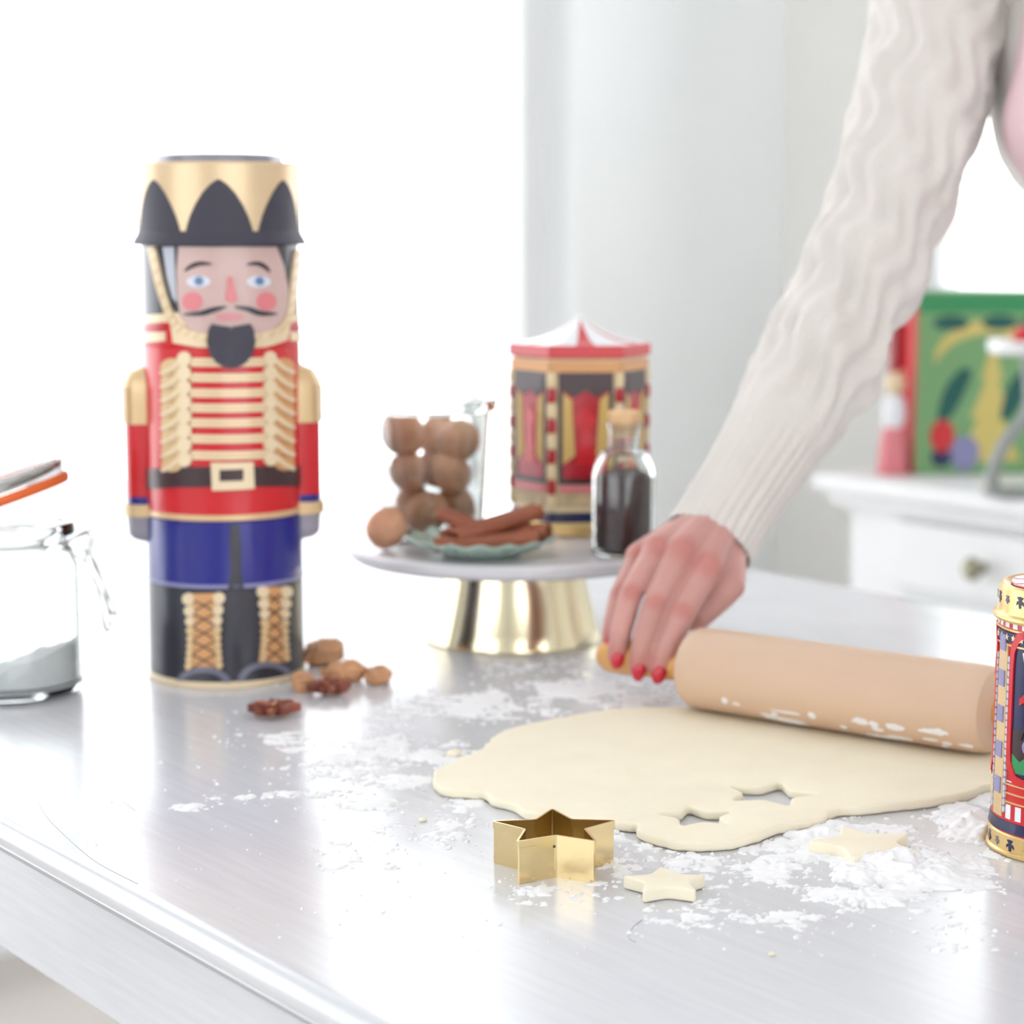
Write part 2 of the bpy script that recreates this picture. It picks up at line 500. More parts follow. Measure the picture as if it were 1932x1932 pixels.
hat = M().lathe([(0, ZB['brim']), (NR+.0045, ZB['brim']), (NR+.0058, ZB['brim']+.0008), (NR+.0042, ZB['brim']+.0035), (NR+.0018, ZB['brim']+.0075), (hr0, ZB['brim']+.010),
                 (hr1, ZB['top']-.0015), (hr1-.0015, ZB['top']), (0, ZB['top'])], 84).build('hat', 'gold_hat', nut)
M().lathe([(0, ZB['top']-.001), (hr1-.012, ZB['top']-.001), (hr1-.0132, ZB['top']+.0052), (hr1-.0146, ZB['top']+.006), (0, ZB['top']+.006)], 84).build('hat_lid', 'lid_grey', hat)
M().lathe([(hr0+.0042, ZB['brim']-.0003), (NR+.0062, ZB['brim']+.0006), (NR+.0048, ZB['brim']+.0038), (NR+.0024, ZB['brim']+.0078), (hr0+.0004, ZB['brim']+.0100), (hr0-.001, ZB['brim']+.010), (NR-.002, ZB['brim']-.0003)], 84, closed=True).build('hat_brim', 'black_matte', hat)
for k in range(7):
    a0 = 2*PI*k/7; hw = PI/7*.93
    zb = ZB['brim']+.0085; zt = zf(338)
    side = [(1, 0), (.96, .12), (.85, .32), (.69, .53), (.47, .75), (.24, .91), (.07, .985), (0, 1.0)]
    pts = [(a0+hw*u, zb+(zt-zb)*v) for u, v in side]+[(a0-hw*u, zb+(zt-zb)*v) for u, v in side[::-1][1:]]
    wrap('hat_arch', pts, 'black_matte', hat, hr0, .0004)
# face and head drawing
face = nd('face', [(347, 465), (520, 465), (533, 500), (541, 540), (541, 575), (530, 605), (505, 628), (470, 640), (437, 643), (400, 640), (368, 625), (350, 600), (344, 560), (343, 510)], 'skin_print', .0008)
nd('hair_sheen', [(318, 465), (338, 465), (341, 540), (342, 570), (335, 560), (325, 520)], 'silver_print', .0006)  # grey sheen on the black hair, painted as a pale strip
nd('neck_band', [(274, 592), (345, 588), (362, 622), (400, 640), (470, 640), (515, 622), (545, 590), (566, 592), (566, 600), (548, 606), (540, 640), (500, 655), (380, 655), (335, 645), (330, 606), (274, 606)], 'gold_pale', .0005)
for p in ([(358, 511), (370, 502), (385, 497), (405, 498)], [(466, 499), (485, 497), (498, 503), (507, 513)]):
    nd('eyebrow', stroke(p, 8.5, taper=True), 'brow', .0007, face, .0008)
for ex in (382, 487):
    e = nd('eye', ellipse(ex, 531, 21, 11), 'eye_white', .0006, face, .0008)
    nd('iris', ellipse(ex+1, 530, 8.5, 9, 14), 'eye_blue', .0004, e, .0014)
    nd('pupil', ellipse(ex+1, 530, 2.6, 2.6, 10), 'navy', .0003, e, .0018)
nd('nose', [(433, 522), (440, 522), (444, 545), (449, 566), (440, 571), (428, 566), (431, 545)], 'pink_print', .0022, face, .0006)
for cx in (371, 501): nd('cheek', ellipse(cx, 568, 18, 18), 'pink_print', .0005, face, .0008)
nd('lips', ellipse(437, 598, 26, 8), 'lip_print', .0007, face, .0008)
nd('moustache', stroke([(357, 592), (385, 591), (408, 584), (430, 579)], 9.5, taper=True), 'black', .0016, face, .0006)
nd('moustache', stroke([(445, 579), (468, 583), (490, 591), (518, 591)], 9.5, taper=True), 'black', .0016, face, .0006)
bl = [(437, 617), (418, 614), (405, 611), (400, 622), (397, 645), (402, 668), (414, 685), (427, 693), (435, 695)]
nd('beard', bl+[(435, 640)], 'black_matte', .0034, None, .0006)
nd('beard', [(439, 617), (455, 614), (470, 611), (476, 622), (479, 645), (474, 668), (462, 685), (448, 693), (438, 695), (438, 640)], 'black_matte', .0034, None, .0006)
nd('beard_parting', [(434, 622), (441, 622), (440, 694), (435, 694)], 'black', .0024, None, .0006)
for p in ([(299, 465), (306, 500), (316, 545), (330, 590), (345, 615), (370, 630), (402, 638)], [(560, 470), (555, 510), (549, 560), (541, 600), (520, 625), (478, 638)]):
    q = smooth_line(p, 4)
    c = nd('chin_cord', stroke(p, 13), 'gold_pale', .0014, None, .0006)
    for i in range(1, len(q)-1, 2):
        nd('cord_twist', stroke([(q[i][0]-5, q[i][1]+5), (q[i][0]+5, q[i][1]-4)], 4, 2), 'gold_print', .0008, c, .0018)
for sgn, xs in ((-1, (277, 322)), (1, (545, 567))):
    nd('shoulder_trim', [(xs[0], 624), (xs[1], 624), (xs[1], 641), (xs[0], 641)], 'gold_pale', .0012)
    nd('shoulder_stripe', [(xs[0], 612), (xs[1], 612), (xs[1], 619), (xs[0], 619)], 'red_deep', .0008)
# chest
for yy in (682, 711, 740, 768, 796, 826, 857):
    nd('chest_stripe', [(366, yy-8), (500, yy-8), (500, yy+8), (366, yy+8)], 'gold_pale', .0013)
    nd('stripe_ridge', [(366, yy-2), (500, yy-2), (500, yy+2), (366, yy+2)], 'gold_print', .0018)
for bx, br in ((357, 12), (506, 11)):
    for k in range(8):
        nd('bead', ellipse(bx, 676+27*k, br, 14.2, 16), 'gold_pale', .0028)
for bx, s in ((333, 1), (533, -1)):
    for k in range(8):
        y0 = 690+26*k
        nd('braid_loop', ellipse(bx, y0, 19, 16, 16), 'tan_print' if s < 0 else 'gold_print', .0014)
        nd('braid_strand', stroke([(bx-s*18, y0+12), (bx, y0+4), (bx+s*18, y0-12)], 8, 3), 'gold_pale', .0022)
nd('belt', [(283, 878), (345, 879), (437, 879), (530, 879), (571, 878), (571, 916), (530, 917), (437, 917), (345, 917), (283, 916)], 'dark_brown', .0010)
nd('buckle', [(402, 872), (476, 872), (478, 922), (404, 925)], 'gold_pale', .0024, holes=[[(417, 886), (417, 908), (459, 907), (459, 885)]])
M().lathe([(NR-.001, zf(985)), (NR+.0012, zf(985)+.001), (NR+.0012, zf(973)), (NR-.001, zf(973)+.0006)], 72, closed=True).build('coat_hem', 'gold_print', nut)
M().lathe([(NR-.001, zf(1112)), (NR+.0006, zf(1112)+.0003), (NR+.0006, zf(1104)), (NR-.001, zf(1104)+.0004)], 72, closed=True).build('trouser_hem', 'lavender', nut)
nd('leg_gap', [(436, 990), (450, 990), (455, 1030), (454, 1080), (460, 1112), (430, 1112), (436, 1080), (434, 1030)], 'black', .0006)
for x0, x1, y0, y1, cx in ((352, 424, 1118, 1262, 388), (484, 545, 1108, 1252, 513)):
    p = nd('lace_panel', [(x0+6, y0), (x1-6, y0), (x1-12, y0+60), (x1-6, y1), (x0+2, y1), (x0+12, y0+60)], 'tan_print', .0008)
    yy = y0+10; rr = 11.5
    while yy < y1-4:
        t = (yy-y0)/(y1-y0); ins = 4*math.sin(PI*t)
        for xx in (x0+8+ins, x1-8-ins): nd('lace_bead', ellipse(xx, yy, rr*.95, rr, 12), 'gold_pale' if rr > 8 else 'gold_print', .0020, p)
        yy += rr*1.95; rr = max(6.5, rr*.88)
    for k in range(5):
        ya = y0+12+26*k; yb = ya+26
        nd('lace', stroke([(x0+14, ya), ((x0+x1)/2, (ya+yb)/2-2), (x1-14, yb)], 2.6, 2), 'dark_brown', .0012, p)
        nd('lace', stroke([(x1-14, ya), ((x0+x1)/2, (ya+yb)/2-2), (x0+14, yb)], 2.6, 2), 'dark_brown', .0012, p)
for cx, cy, rx, ry in ((385, 1293, 52, 36), (499, 1287, 52, 37)):
    out = ellipse(cx, cy, rx, -ry, 20, 0, PI); inn = ellipse(cx, cy, rx-13, -(ry-11), 20, 0, PI)
    nd('boot_toe_trim', out+inn[::-1], 'grey_print', .0010)
    nd('boot_toe', ellipse(cx, cy, rx-13, -(ry-11), 16, 0, PI), 'black', .0006)
# arms
for sgn in (-1, 1):
    az = lambda y: zs(y)
    arm = D.objects.new('arm', None)
    def limb(name, y0, y1, w0, w1, dpt, m, parent, rnd=True):
        """side relief between drawing heights, w = how far it stands off the body"""
        mm = M(); vs = []; n = 8; rings = 7
        z0_, z1_ = az(y1), az(y0)
        for k in range(rings):
            t = k/(rings-1); ww = w1+(w0-w1)*t
            sh = 1.0
            if rnd == 'top': sh = math.sqrt(max(.02, 1-max(0, (t-.55)/.45)**2.2))
            if rnd == 'bot': sh = math.sqrt(max(.05, 1-max(0, (.4-t)/.4)**2.4))
            for j in range(n):
                a = -PI/2+PI*j/(n-1)
                vs.append((sgn*(NR-.012+(ww+.012)*math.cos(a)**.6*sh if abs(a) < PI/2-.01 else NR-.014), dpt*math.sin(a)*(.35+.65*sh), z0_+(z1_-z0_)*t))
        fs = []
        for k in range(rings-1):
            for j in range(n-1): fs.append((k*n+j, k*n+j+1, (k+1)*n+j+1, (k+1)*n+j))
            fs.append((k*n+n-1, k*n, (k+1)*n, (k+1)*n+n-1))
        fs.append(tuple(range(n-1, -1, -1))); fs.append(tuple((rings-1)*n+j for j in range(n)))
        mm.add(vs, fs); return mm.build(name, m, parent)
    a_ = limb('arm', 782, 930, .0150, .0150, .016, 'red', nut, False)
    limb('epaulette', 672, 790, .0165, .0165, .018, 'gold_print', a_, 'top')
    for k in range(6):
        y_ = (k-2.5)*.0052
        M().tube([(sgn*(NR+.0158-.0012*abs(k-2.5)), y_, az(722)), (sgn*(NR+.0160-.0012*abs(k-2.5)), y_, az(788))], .0016, 6).build('fringe', 'gold_pale', a_)
    limb('cuff', 926, 940, .0148, .0148, .0165, 'blue', a_, False)
    limb('cuff_trim', 940, 963, .0175, .0175, .019, 'gold_print', a_, False)
    limb('glove', 963, 1018, .0150, .0135, .0155, 'grey_glove', a_, 'bot')

# ------------------------------------------------------------------ clip-top jar with flour at the left
JB = 1.572; JA = (20-966)/ppm(JB); JR = .0540
jar = thing('clip_top_jar', 'clear glass clip-top jar with its lid tilted open', 'jar', JA, JB, .0006)
def zz(y): return zat(y, JB)
zr = zz(985); zn = zz(1030)
prof = [(0, .0), (JR-.006, 0), (JR-.0015, .003), (JR, .008), (JR, zn-.012), (JR-.004, zn-.004), (JR-.0075, zn), (JR-.0075, zr-.011), (JR-.003, zr-.009), (JR-.003, zr-.003), (JR-.005, zr),
        (JR-.011, zr), (JR-.012, zr-.004), (JR-.012, zn), (JR-.008, zn-.008), (JR-.0045, zn-.014), (JR-.0045, .011), (JR-.009, .007), (0, .006)]
M().lathe(prof, 72).build('glass_body', 'glass', jar)
ring = [(JR*.985*math.cos(a)*.92, JR*.92*.985*math.sin(a), zn+.004) for a in [2*PI*k/48 for k in range(48)]]
M().tube(ring, .0011, 8, closed=True).build('wire_band', 'wire', jar)
# wire bail and lever on the right side of the jar
X0 = JR-.006
def w_(pts, r=.0011): return smooth_line(pts, 5), r
cl = M(); pts, r = w_([(X0, -.012, zn+.004), (X0+.010, -.012, zn+.009), (X0+.017, -.010, zn+.008), (X0+.013, -.010, zn-.010), (X0+.020, -.009, zn-.026), (X0+.030, -.008, zn-.048), (X0+.033, 0, zn-.052), (X0+.030, .008, zn-.048), (X0+.020, .009, zn-.026), (X0+.013, .010, zn-.010), (X0+.017, .010, zn+.008), (X0+.010, .012, zn+.009), (X0, .012, zn+.004)])
cl.tube(pts, r, 8).build('lever', 'wire', jar)
cl = M(); pts, r = w_([(X0+.004, -.014, zn-.004), (X0+.014, -.013, zn-.012), (X0+.022, -.012, zn-.034), (X0+.026, -.010, zn-.060), (X0+.027, 0, zn-.064), (X0+.026, .010, zn-.060), (X0+.022, .012, zn-.034), (X0+.014, .013, zn-.012), (X0+.004, .014, zn-.004)])
cl.tube(pts, r, 8).build('bail', 'wire', jar)
# lid hinged on the left, raised at the right
LT = rad(-19)
lid_m = Matrix.Translation((-JR+.004, 0, zr+.003)) @ Matrix.Rotation(LT, 4, 'Y') @ Matrix.Translation((JR-.004, 0, 0))
LR = JR-.003
M().lathe([(0, .004), (LR-.012, .004), (LR-.010, .0), (LR-.004, 0), (LR-.0005, .004), (LR+.0005, .009), (LR-.002, .013), (LR-.008, .0155), (LR-.022, .0165), (0, .0165), (0, .0125), (LR-.024, .012), (LR-.03, .008), (0, .008)][:10], 64).xf(lid_m).build('lid', 'glass', jar)
M().lathe([(LR-.009, -.0062), (LR-.0005, -.0062), (LR+.0014, -.0030), (LR+.0010, .0016), (LR-.009, .0006)], 64, closed=True).xf(lid_m).build('gasket', 'gasket', jar)
M().tube([(LR*1.0*math.cos(a), LR*1.0*math.sin(a), .0105) for a in [2*PI*k/48 for k in range(48)]], .0011, 8, closed=True).xf(lid_m).build('lid_wire', 'wire', jar)
M().tube(smooth_line([(LR-.001, -.008, .0105), (LR+.006, -.007, .012), (LR+.011, 0, .0135), (LR+.006, .007, .012), (LR-.001, .008, .0105)], 4), .0011, 8).xf(lid_m).build('lid_loop', 'wire', jar)
M().box(-JR-.004, -JR+.006, -.012, .012, zn+.001, zr+.008).build('hinge', 'wire', jar, smooth=False, bevel=.001)
# the flour inside the jar: a sloping heap
m = M(); nr, na = 14, 56; vs = []; fs = []
fr = JR-.0050
def ftop(x, y):
    t = (x/fr+1)/2
    return .010+(zz(1192)-.012)*max(0, t)**1.15*.92+.004*noise.noise(Vector((x*90, y*90, 3)))+.0022*noise.noise(Vector((x*260, y*260, 9)))
vs.append((0, 0, .0075)); vs.append((0, 0, ftop(0, 0)))
for k in range(1, nr+1):
    for j in range(na):
        a = 2*PI*j/na; r_ = fr*k/nr; vs.append((r_*math.cos(a), r_*math.sin(a), ftop(r_*math.cos(a), r_*math.sin(a))))
o0 = len(vs)
for j in range(na):
    a = 2*PI*j/na; vs.append(((fr-.0035)*math.cos(a), (fr-.0035)*math.sin(a), .0075)); vs.append((fr*math.cos(a), fr*math.sin(a), .0115))
for j in range(na):
    j2 = (j+1) % na
    fs.append((1, 2+j, 2+j2)); fs.append((0, o0+2*j2, o0+2*j))
    for k in range(nr-1): fs.append((2+k*na+j, 2+(k+1)*na+j, 2+(k+1)*na+j2, 2+k*na+j2))
    e = 2+(nr-1)*na
    fs.append((o0+2*j, o0+2*j2, o0+2*j2+1, o0+2*j+1)); fs.append((o0+2*j+1, o0+2*j2+1, e+j2, e+j))
fl = m.add(vs, fs).build('flour_in_jar', 'flour')
fl.location = C(JA, JB); fl.rotation_euler = (0, 0, -YAW)
tag(fl, 'heap of white flour sloping inside the clip-top jar', 'flour', kind='stuff')

# ------------------------------------------------------------------ nuts and star anise
def walnut_fn(seed):
    def f(v):
        s = Vector((seed*3.1, seed*1.7, seed))
        k = 1+.05*noise.noise(v*2.2+s)+.045*noise.noise(v*6+s)
        k += .06*math.exp(-(v.y/.09)**2)            # the seam
        k += .05*max(0, v.z)**6
        return k
    return f
def walnut(label, a, b, z, r, rot, seed, group=None, name='walnut'):
    o = M().ell((0, 0, 0), r*.98, r*.93, r*1.06, 28, 18, walnut_fn(seed)).build(name, 'walnut')
    o.location = C(a, b, z); o.rotation_euler = rot
    return tag(o, label, 'walnut', group)
def kernel(label, a, b, r, seed, rot, sx=1.3, pale=False):
    def f(v):
        s = Vector((seed*2.3, seed, seed*.7))
        return 1+.28*noise.noise(v*2.4+s)+.14*noise.noise(v*6+s)-.20*math.exp(-(v.x/.16)**2)
    o = M().ell((0, 0, 0), r*sx, r*.85, r*.72, 26, 16, f).build('walnut_kernel', 'kernel')
    o.location = C(a, b, r*.62); o.rotation_euler = (0, 0, rot)
    return tag(o, label, 'walnut')
def anise(label, a, b, r, rot, seed):
    e = thing('star_anise', label, 'star anise', a, b, .0, rot=rot)
    rnd = random.Random(seed)
    for k in range(8):
        an = 2*PI*k/8+rnd.uniform(-.12, .12); L = r*rnd.uniform(.85, 1.1)
        hgt = .0075
        prof = [(0.08, .0012), (.3, .0032), (.6, .0046), (.85, .003), (1.0, .0008)]
        vs = []; fs = []
        for t, w_2 in prof:
            z0 = .0012+.003*t*t; z1 = z0+hgt*(.55+.45*math.sin(PI*min(t*.9, 1)))
            for (yy, z_) in ((-w_2, z1), (-w_2*.75, (z0+z1)/2), (0, z0), (w_2*.75, (z0+z1)/2), (w_2, z1), (w_2*.5, z1-.0022), (0, z1-.0045), (-w_2*.5, z1-.0022)):
                vs.append((L*t*math.cos(an)-yy*math.sin(an), L*t*math.sin(an)+yy*math.cos(an), z_))
        n = 8
        for i in range(len(prof)-1):
            for j in range(n): fs.append((i*n+j, i*n+(j+1) % n, (i+1)*n+(j+1) % n, (i+1)*n+j))
        fs.append(tuple(range(n))); fs.append(tuple((len(prof)-1)*n+j for j in range(n)))
        p = M().add(vs, fs).build('petal', 'anise' if k % 3 else 'anise_edge', e)
        if k % 2 == 0:
            M().ell((L*.55*math.cos(an), L*.55*math.sin(an), .0068), .0026, .0026, .0016, 10, 6).build('seed', 'tan_print', p)
    return e
def tp(x, y): return on_z(x, y)
a, b = tp(612, 1252); kernel('large pale walnut half beside the nutcracker tin', a, b, .0155, 1, .3, 1.25)
a, b = tp(562, 1302); kernel('pale walnut piece touching the nutcracker tin base', a+.004, b-.002, .0105, 2, 1.1, 1.1)
a, b = tp(648, 1292); kernel('walnut piece behind the star anise by the tin', a, b+.012, .0125, 3, -.3, 1.4)
a, b = tp(713, 1290); kernel('small walnut piece lying apart from the other nuts', a, b, .0105, 4, .2, 1.15)
a, b = tp(622, 1308); anise('star anise in front of the walnut pieces', a, b-.006, .0165, .3, 5)
a, b = tp(515, 1352); anise('star anise lying alone in front of the tin', a, b, .0185, .1, 8)

# ------------------------------------------------------------------ cake stand and what stands on it
SB = 1.785; SA = (968-966)/ppm(SB)
PZ = .083
stand = thing('cake_stand', 'cake stand with a pale marble plate on a gold foot', 'cake stand', SA, SB)
M().lathe([(0, .0), (.0735, 0), (.0750, .0012), (.0748, .004), (.0715, .014), (.0660, .034), (.0618, .052), (.0600, .066), (.0600, .069), (.055, .069), (.055, .066), (.060, .034), (.068, .006), (0, .004)], 96).build('foot', 'gold_metal', stand)
M().lathe([(0, .0692), (.120, .0692), (.134, .0705), (.1385, .0735), (.1395, .077), (.1388, .0805), (.136, PZ), (0, PZ)], 120).build('plate', 'marble', stand)

# preserving jar of walnuts
WB = 1.806; WA = (816-966)/ppm(WB, .15)
wj = thing('preserving_jar', 'open glass preserving jar filled with walnuts on the cake stand', 'jar', WA, WB, PZ+.0005)
zt = zat(752, WB)-PZ
prof = [(0, 0), (.036, 0), (.0415, .0025), (.0430, .008), (.0485, zt-.020), (.0490, zt-.012), (.0545, zt-.010), (.0556, zt-.006), (.0553, zt-.001), (.0540, zt), (.0500, zt), (.0480, zt-.002), (.0465, zt-.012), (.0462, zt-.020), (.0408, .010), (.0390, .006), (0, .005)]
M().lathe(prof, 72).build('glass_body', 'glass', wj)
spots = []
LBL = ('at the bottom of the heap', 'in the middle of the heap')
for L in range(2):
    for k, an in enumerate((-100, 20, 140) if L == 0 else (-40, 80, 200)):
        an = rad(an)
        where = ('front', 'right', 'back left')[k] if L == 0 else ('front right', 'back', 'left')[k]
        spots.append((.0208*math.cos(an), .0208*math.sin(an), .0245+.0330*L, 'brown walnut at the %s, %s in the preserving jar' % (where, LBL[L])))
spots += [(-.0245, -.006, .0245+.0655, 'uppermost walnut at the left wall of the preserving jar'), (.0215, -.010, .0245+.0590, 'upper walnut at the right front of the preserving jar'), (.004, .0245, .0245+.0600, 'upper walnut at the back of the preserving jar')]
for i, (x, y, z, lb) in enumerate(spots):
    walnut(lb, WA+x, WB+y, PZ+z, .0180, (random.uniform(0, 6), random.uniform(0, 6), random.uniform(0, 6)), i+1, 'walnuts in the preserving jar')
a = (728-966)/ppm(1.725, .1)
walnut('single walnut on the left edge of the cake stand', a, 1.735, PZ+.0185, .0172, (.3, 1.2, .4), 31)

# carousel tin
CB = 1.86; CA = (1093-966)/ppm(CB, .15)
ct = thing('carousel_tin', 'carousel-shaped tin with a striped tent roof on the cake stand', 'tin', CA, CB, PZ, rot=rad(4))
cz = lambda y: zat(y, CB-.052)-PZ
zE, zE2, zP = cz(676), cz(652), zat(600, CB)-PZ
HEXN = 6; CR = .0612
def hexring(r, z, rot=0): return [(r*math.sin(2*PI*(k+.5)/HEXN+rot), -r*math.cos(2*PI*(k+.5)/HEXN+rot), z) for k in range(HEXN)]
def hexprism(name, rz, m, parent):
    mm = M(); vs = []; fs = []
    for r, z in rz: vs += hexring(r, z)
    for k in range(len(rz)-1):
        for i in range(HEXN):
            j = (i+1) % HEXN; fs.append((k*HEXN+i, k*HEXN+j, (k+1)*HEXN+j, (k+1)*HEXN+i))
    fs.append(tuple(range(HEXN))[::-1]); L = (len(rz)-1)*HEXN; fs.append(tuple(L+i for i in range(HEXN)))
    return mm.add(vs, fs).build(name, m, parent, smooth=False, bevel=.002)
hexprism('body', [(CR-.002, 0), (CR-.002, zE)], 'cream', ct)
hexprism('base_band', [(CR-.0005, 0), (CR-.0005, .012)], 'gold_tin', ct)
hexprism('navy_band', [(CR-.001, .012), (CR-.001, .022)], 'navy', ct)
hexprism('eave', [(CR, zE), (CR+.001, zE), (CR+.001, zE2), (CR-.001, zE2)], 'red', ct)
# tent roof: twelve panels, alternately white and red
apex = Vector((0, 0, zP)); cor = [Vector(p) for p in hexring(CR, zE2)]
for k in range(HEXN):
    A, B = cor[k], cor[(k+1) % HEXN]
    mid = (A+B)/2
    q1 = A.lerp(B, .36); q2 = A.lerp(B, .64)
    for (p, q, m_) in ((A, q1, 'white_print'), (q1, q2, 'red'), (q2, B, 'white_print')):
        vs = []; fs = []
        n = 7
        for i in range(n):
            t = i/(n-1); sag = -.0045*math.sin(PI*t)
            for c_ in (p, q):
                v = c_.lerp(apex, t*.97); v = Vector((v.x, v.y, v.z+sag)); vs.append(v)
            for c_ in (p, q):
                v = c_.lerp(apex, t*.97); vs.append(Vector((v.x*.98, v.y*.98, v.z+sag-.0015)))
        for i in range(n-1):
            o = 4*i; fs += [(o, o+1, o+5, o+4), (o+2, o+6, o+7, o+3), (o, o+4, o+6, o+2), (o+1, o+3, o+7, o+5)]
        fs += [(0, 2, 3, 1), (4*n-4, 4*n-3, 4*n-1, 4*n-2)]
        M().add(vs, fs).build('roof_panel', m_, ct)
M().ell((0, 0, zP-.001), .004, .004, .004, 12, 8).build('finial', 'white_print', ct)
inr = (CR-.002)*math.cos(PI/HEXN)
def facet(name, k, poly, m, d=.0008, holes=(), parent=None):
    """flat shape on facet k: poly in (u across, z)"""
    mm = M().prism(poly, 0, d, holes)
    an = 2*PI*k/HEXN
    mt = Matrix.Rotation(an, 4, 'Z') @ Matrix.Translation((0, -inr+.0002, 0)) @ Matrix.Rotation(PI/2, 4, 'X')
    return mm.xf(mt).build(name, m, parent or ct, smooth=False)
def rect(x0, x1, z0, z1): return [(x0, z0), (x1, z0), (x1, z1), (x0, z1)]
zc0, zc1 = cz(903), cz(710)
for k in range(HEXN):
    fr_ = facet('panel_frame', k, rect(-.0275, .0275, .026, zE-.004), 'panel_beige', .0008)
    facet('cornice', k, rect(-.029, .029, zE-.012, zE-.003), 'tan_print', .0018)
    facet('window_surround', k, rect(-.0235, .0235, zc0-.005, zc1+.004), 'dark_brown', .0014, [rect(-.0195, .0195, zc0, zc1)])
    facet('window_back', k, rect(-.0195, .0195, zc0, zc1), 'red_deep', .0010)
    facet('curtain', k, [(-.0195, zc0+.012), (-.009, zc0+.02), (-.012, zc1-.02), (-.0195, zc1-.014)], 'curtain_print', .0016)
    facet('curtain', k, [(.0195, zc0+.012), (.0195, zc1-.014), (.012, zc1-.02), (.009, zc0+.02)], 'curtain_print', .0016)
    facet('pelmet', k, [(-.0195, zc1), (.0195, zc1), (.0195, zc1-.012), (.010, zc1-.018), (0, zc1-.012), (-.010, zc1-.018), (-.0195, zc1-.012)], 'dark_brown', .0018)
    facet('dancing_figure', k, [(-.008, zc0+.012), (.008, zc0+.012), (.005, zc0+.04), (.009, zc0+.052), (0, zc0+.062), (-.009, zc0+.052), (-.005, zc0+.04)], 'red', .0020)
    facet('step', k, rect(-.022, .022, zc0-.012, zc0-.006), 'pink_print', .0022)
    # twisted pole at each corner
    cx, cy, _ = hexring(CR-.0035, 0)[k]
    n = 9; z0_ = .024; z1_ = zE-.012
    for i in range(n):
        M().lathe([(0, 0), (.0036, .0004), (.0044, (z1_-z0_)/n/2), (.0036, (z1_-z0_)/n-.0004), (0, (z1_-z0_)/n)], 12, cx, cy, z0_+(z1_-z0_)*i/n).build('pole_segment', 'red_deep' if i % 2 else 'cream', ct)

# corked spice bottle
BB = 1.715; BA = (1176-966)/ppm(BB, .1)
bt = thing('spice_bottle', 'small corked glass bottle of dark cloves on the cake stand', 'bottle', BA, BB, PZ+.0005)
bz = lambda y: zat(y, BB)-PZ
zs1, zs2 = bz(880), bz(848)
ztop = bz(800)
prof = [(0, 0), (.023, 0), (.0258, .003), (.0258, zs1-.006), (.0245, zs1), (.0200, zs2-.003), (.0140, zs2), (.0128, zs2+.004), (.0128, ztop-.004), (.0150, ztop-.003), (.0150, ztop), (.0112, ztop), (.0110, zs2+.002), (.0170, zs2-.005), (.0222, zs1-.003), (.0235, zs1-.010), (.0235, .006), (.020, .004), (0, .004)]
M().lathe(prof, 56).build('glass_body', 'glass', bt)
M().lathe([(0, ztop-.010), (.0100, ztop-.010), (.0108, ztop-.002), (.0120, ztop+.001), (.0132, bz(776)-.002), (.0122, bz(776)), (0, bz(776))], 32).build('cork', 'cork', bt)
cf = zs1-.004
clv = M().lathe([(0, .0046), (.0195, .0046), (.0225, .009), (.0228, cf*.5), (.0226, cf-.006), (.019, cf-.001), (.010, cf+.002), (0, cf+.001)], 40)
clv.v = [tuple(Vector(v)*(1+.02*noise.noise(Vector(v)*300))) for v in clv.v]
clo = clv.build('cloves', 'clove'); clo.location = C(BA, BB, PZ+.0002); clo.rotation_euler = (0, 0, -YAW)
tag(clo, 'dark cloves filling the small corked bottle', 'spice', kind='stuff')

# pressed-glass dish with cinnamon sticks
DB = 1.708; DA = (908-966)/ppm(DB, .1)
dish = thing('glass_dish', 'shallow green-tinted glass dish with scalloped rim under the cinnamon', 'dish', DA, DB, PZ+.0006)
m = M(); n = 96; vs = []; fs = []
dp = [(.0, .0), (.030, .0), (.034, .0025), (.046, .006), (.059, .0125), (.0600, .0145), (.0585, .0152), (.045, .0095), (.032, .0062), (0, .0056)]
rings = []
for r_, z_ in dp:
    if r_ == 0: rings.append([len(vs)]); vs.append((0, 0, z_)); continue
    rings.append(list(range(len(vs), len(vs)+n)))
    for j in range(n):
        a = 2*PI*j/n; k = (r_/.06)**3
        sc = 1+.03*k*math.cos(16*a); vs.append((r_*sc*math.cos(a), r_*sc*math.sin(a), z_+.0016*k*math.cos(16*a)))
for A, B in zip(rings, rings[1:]):
    for j in range(n):
        j2 = (j+1) % n
        if len(A) == 1: fs.append((A[0], B[j], B[j2]))
        elif len(B) == 1: fs.append((A[j], A[j2], B[0]))
        else: fs.append((A[j], A[j2], B[j2], B[j]))
m.add(vs, fs).build('dish_body', 'glass_green', dish)
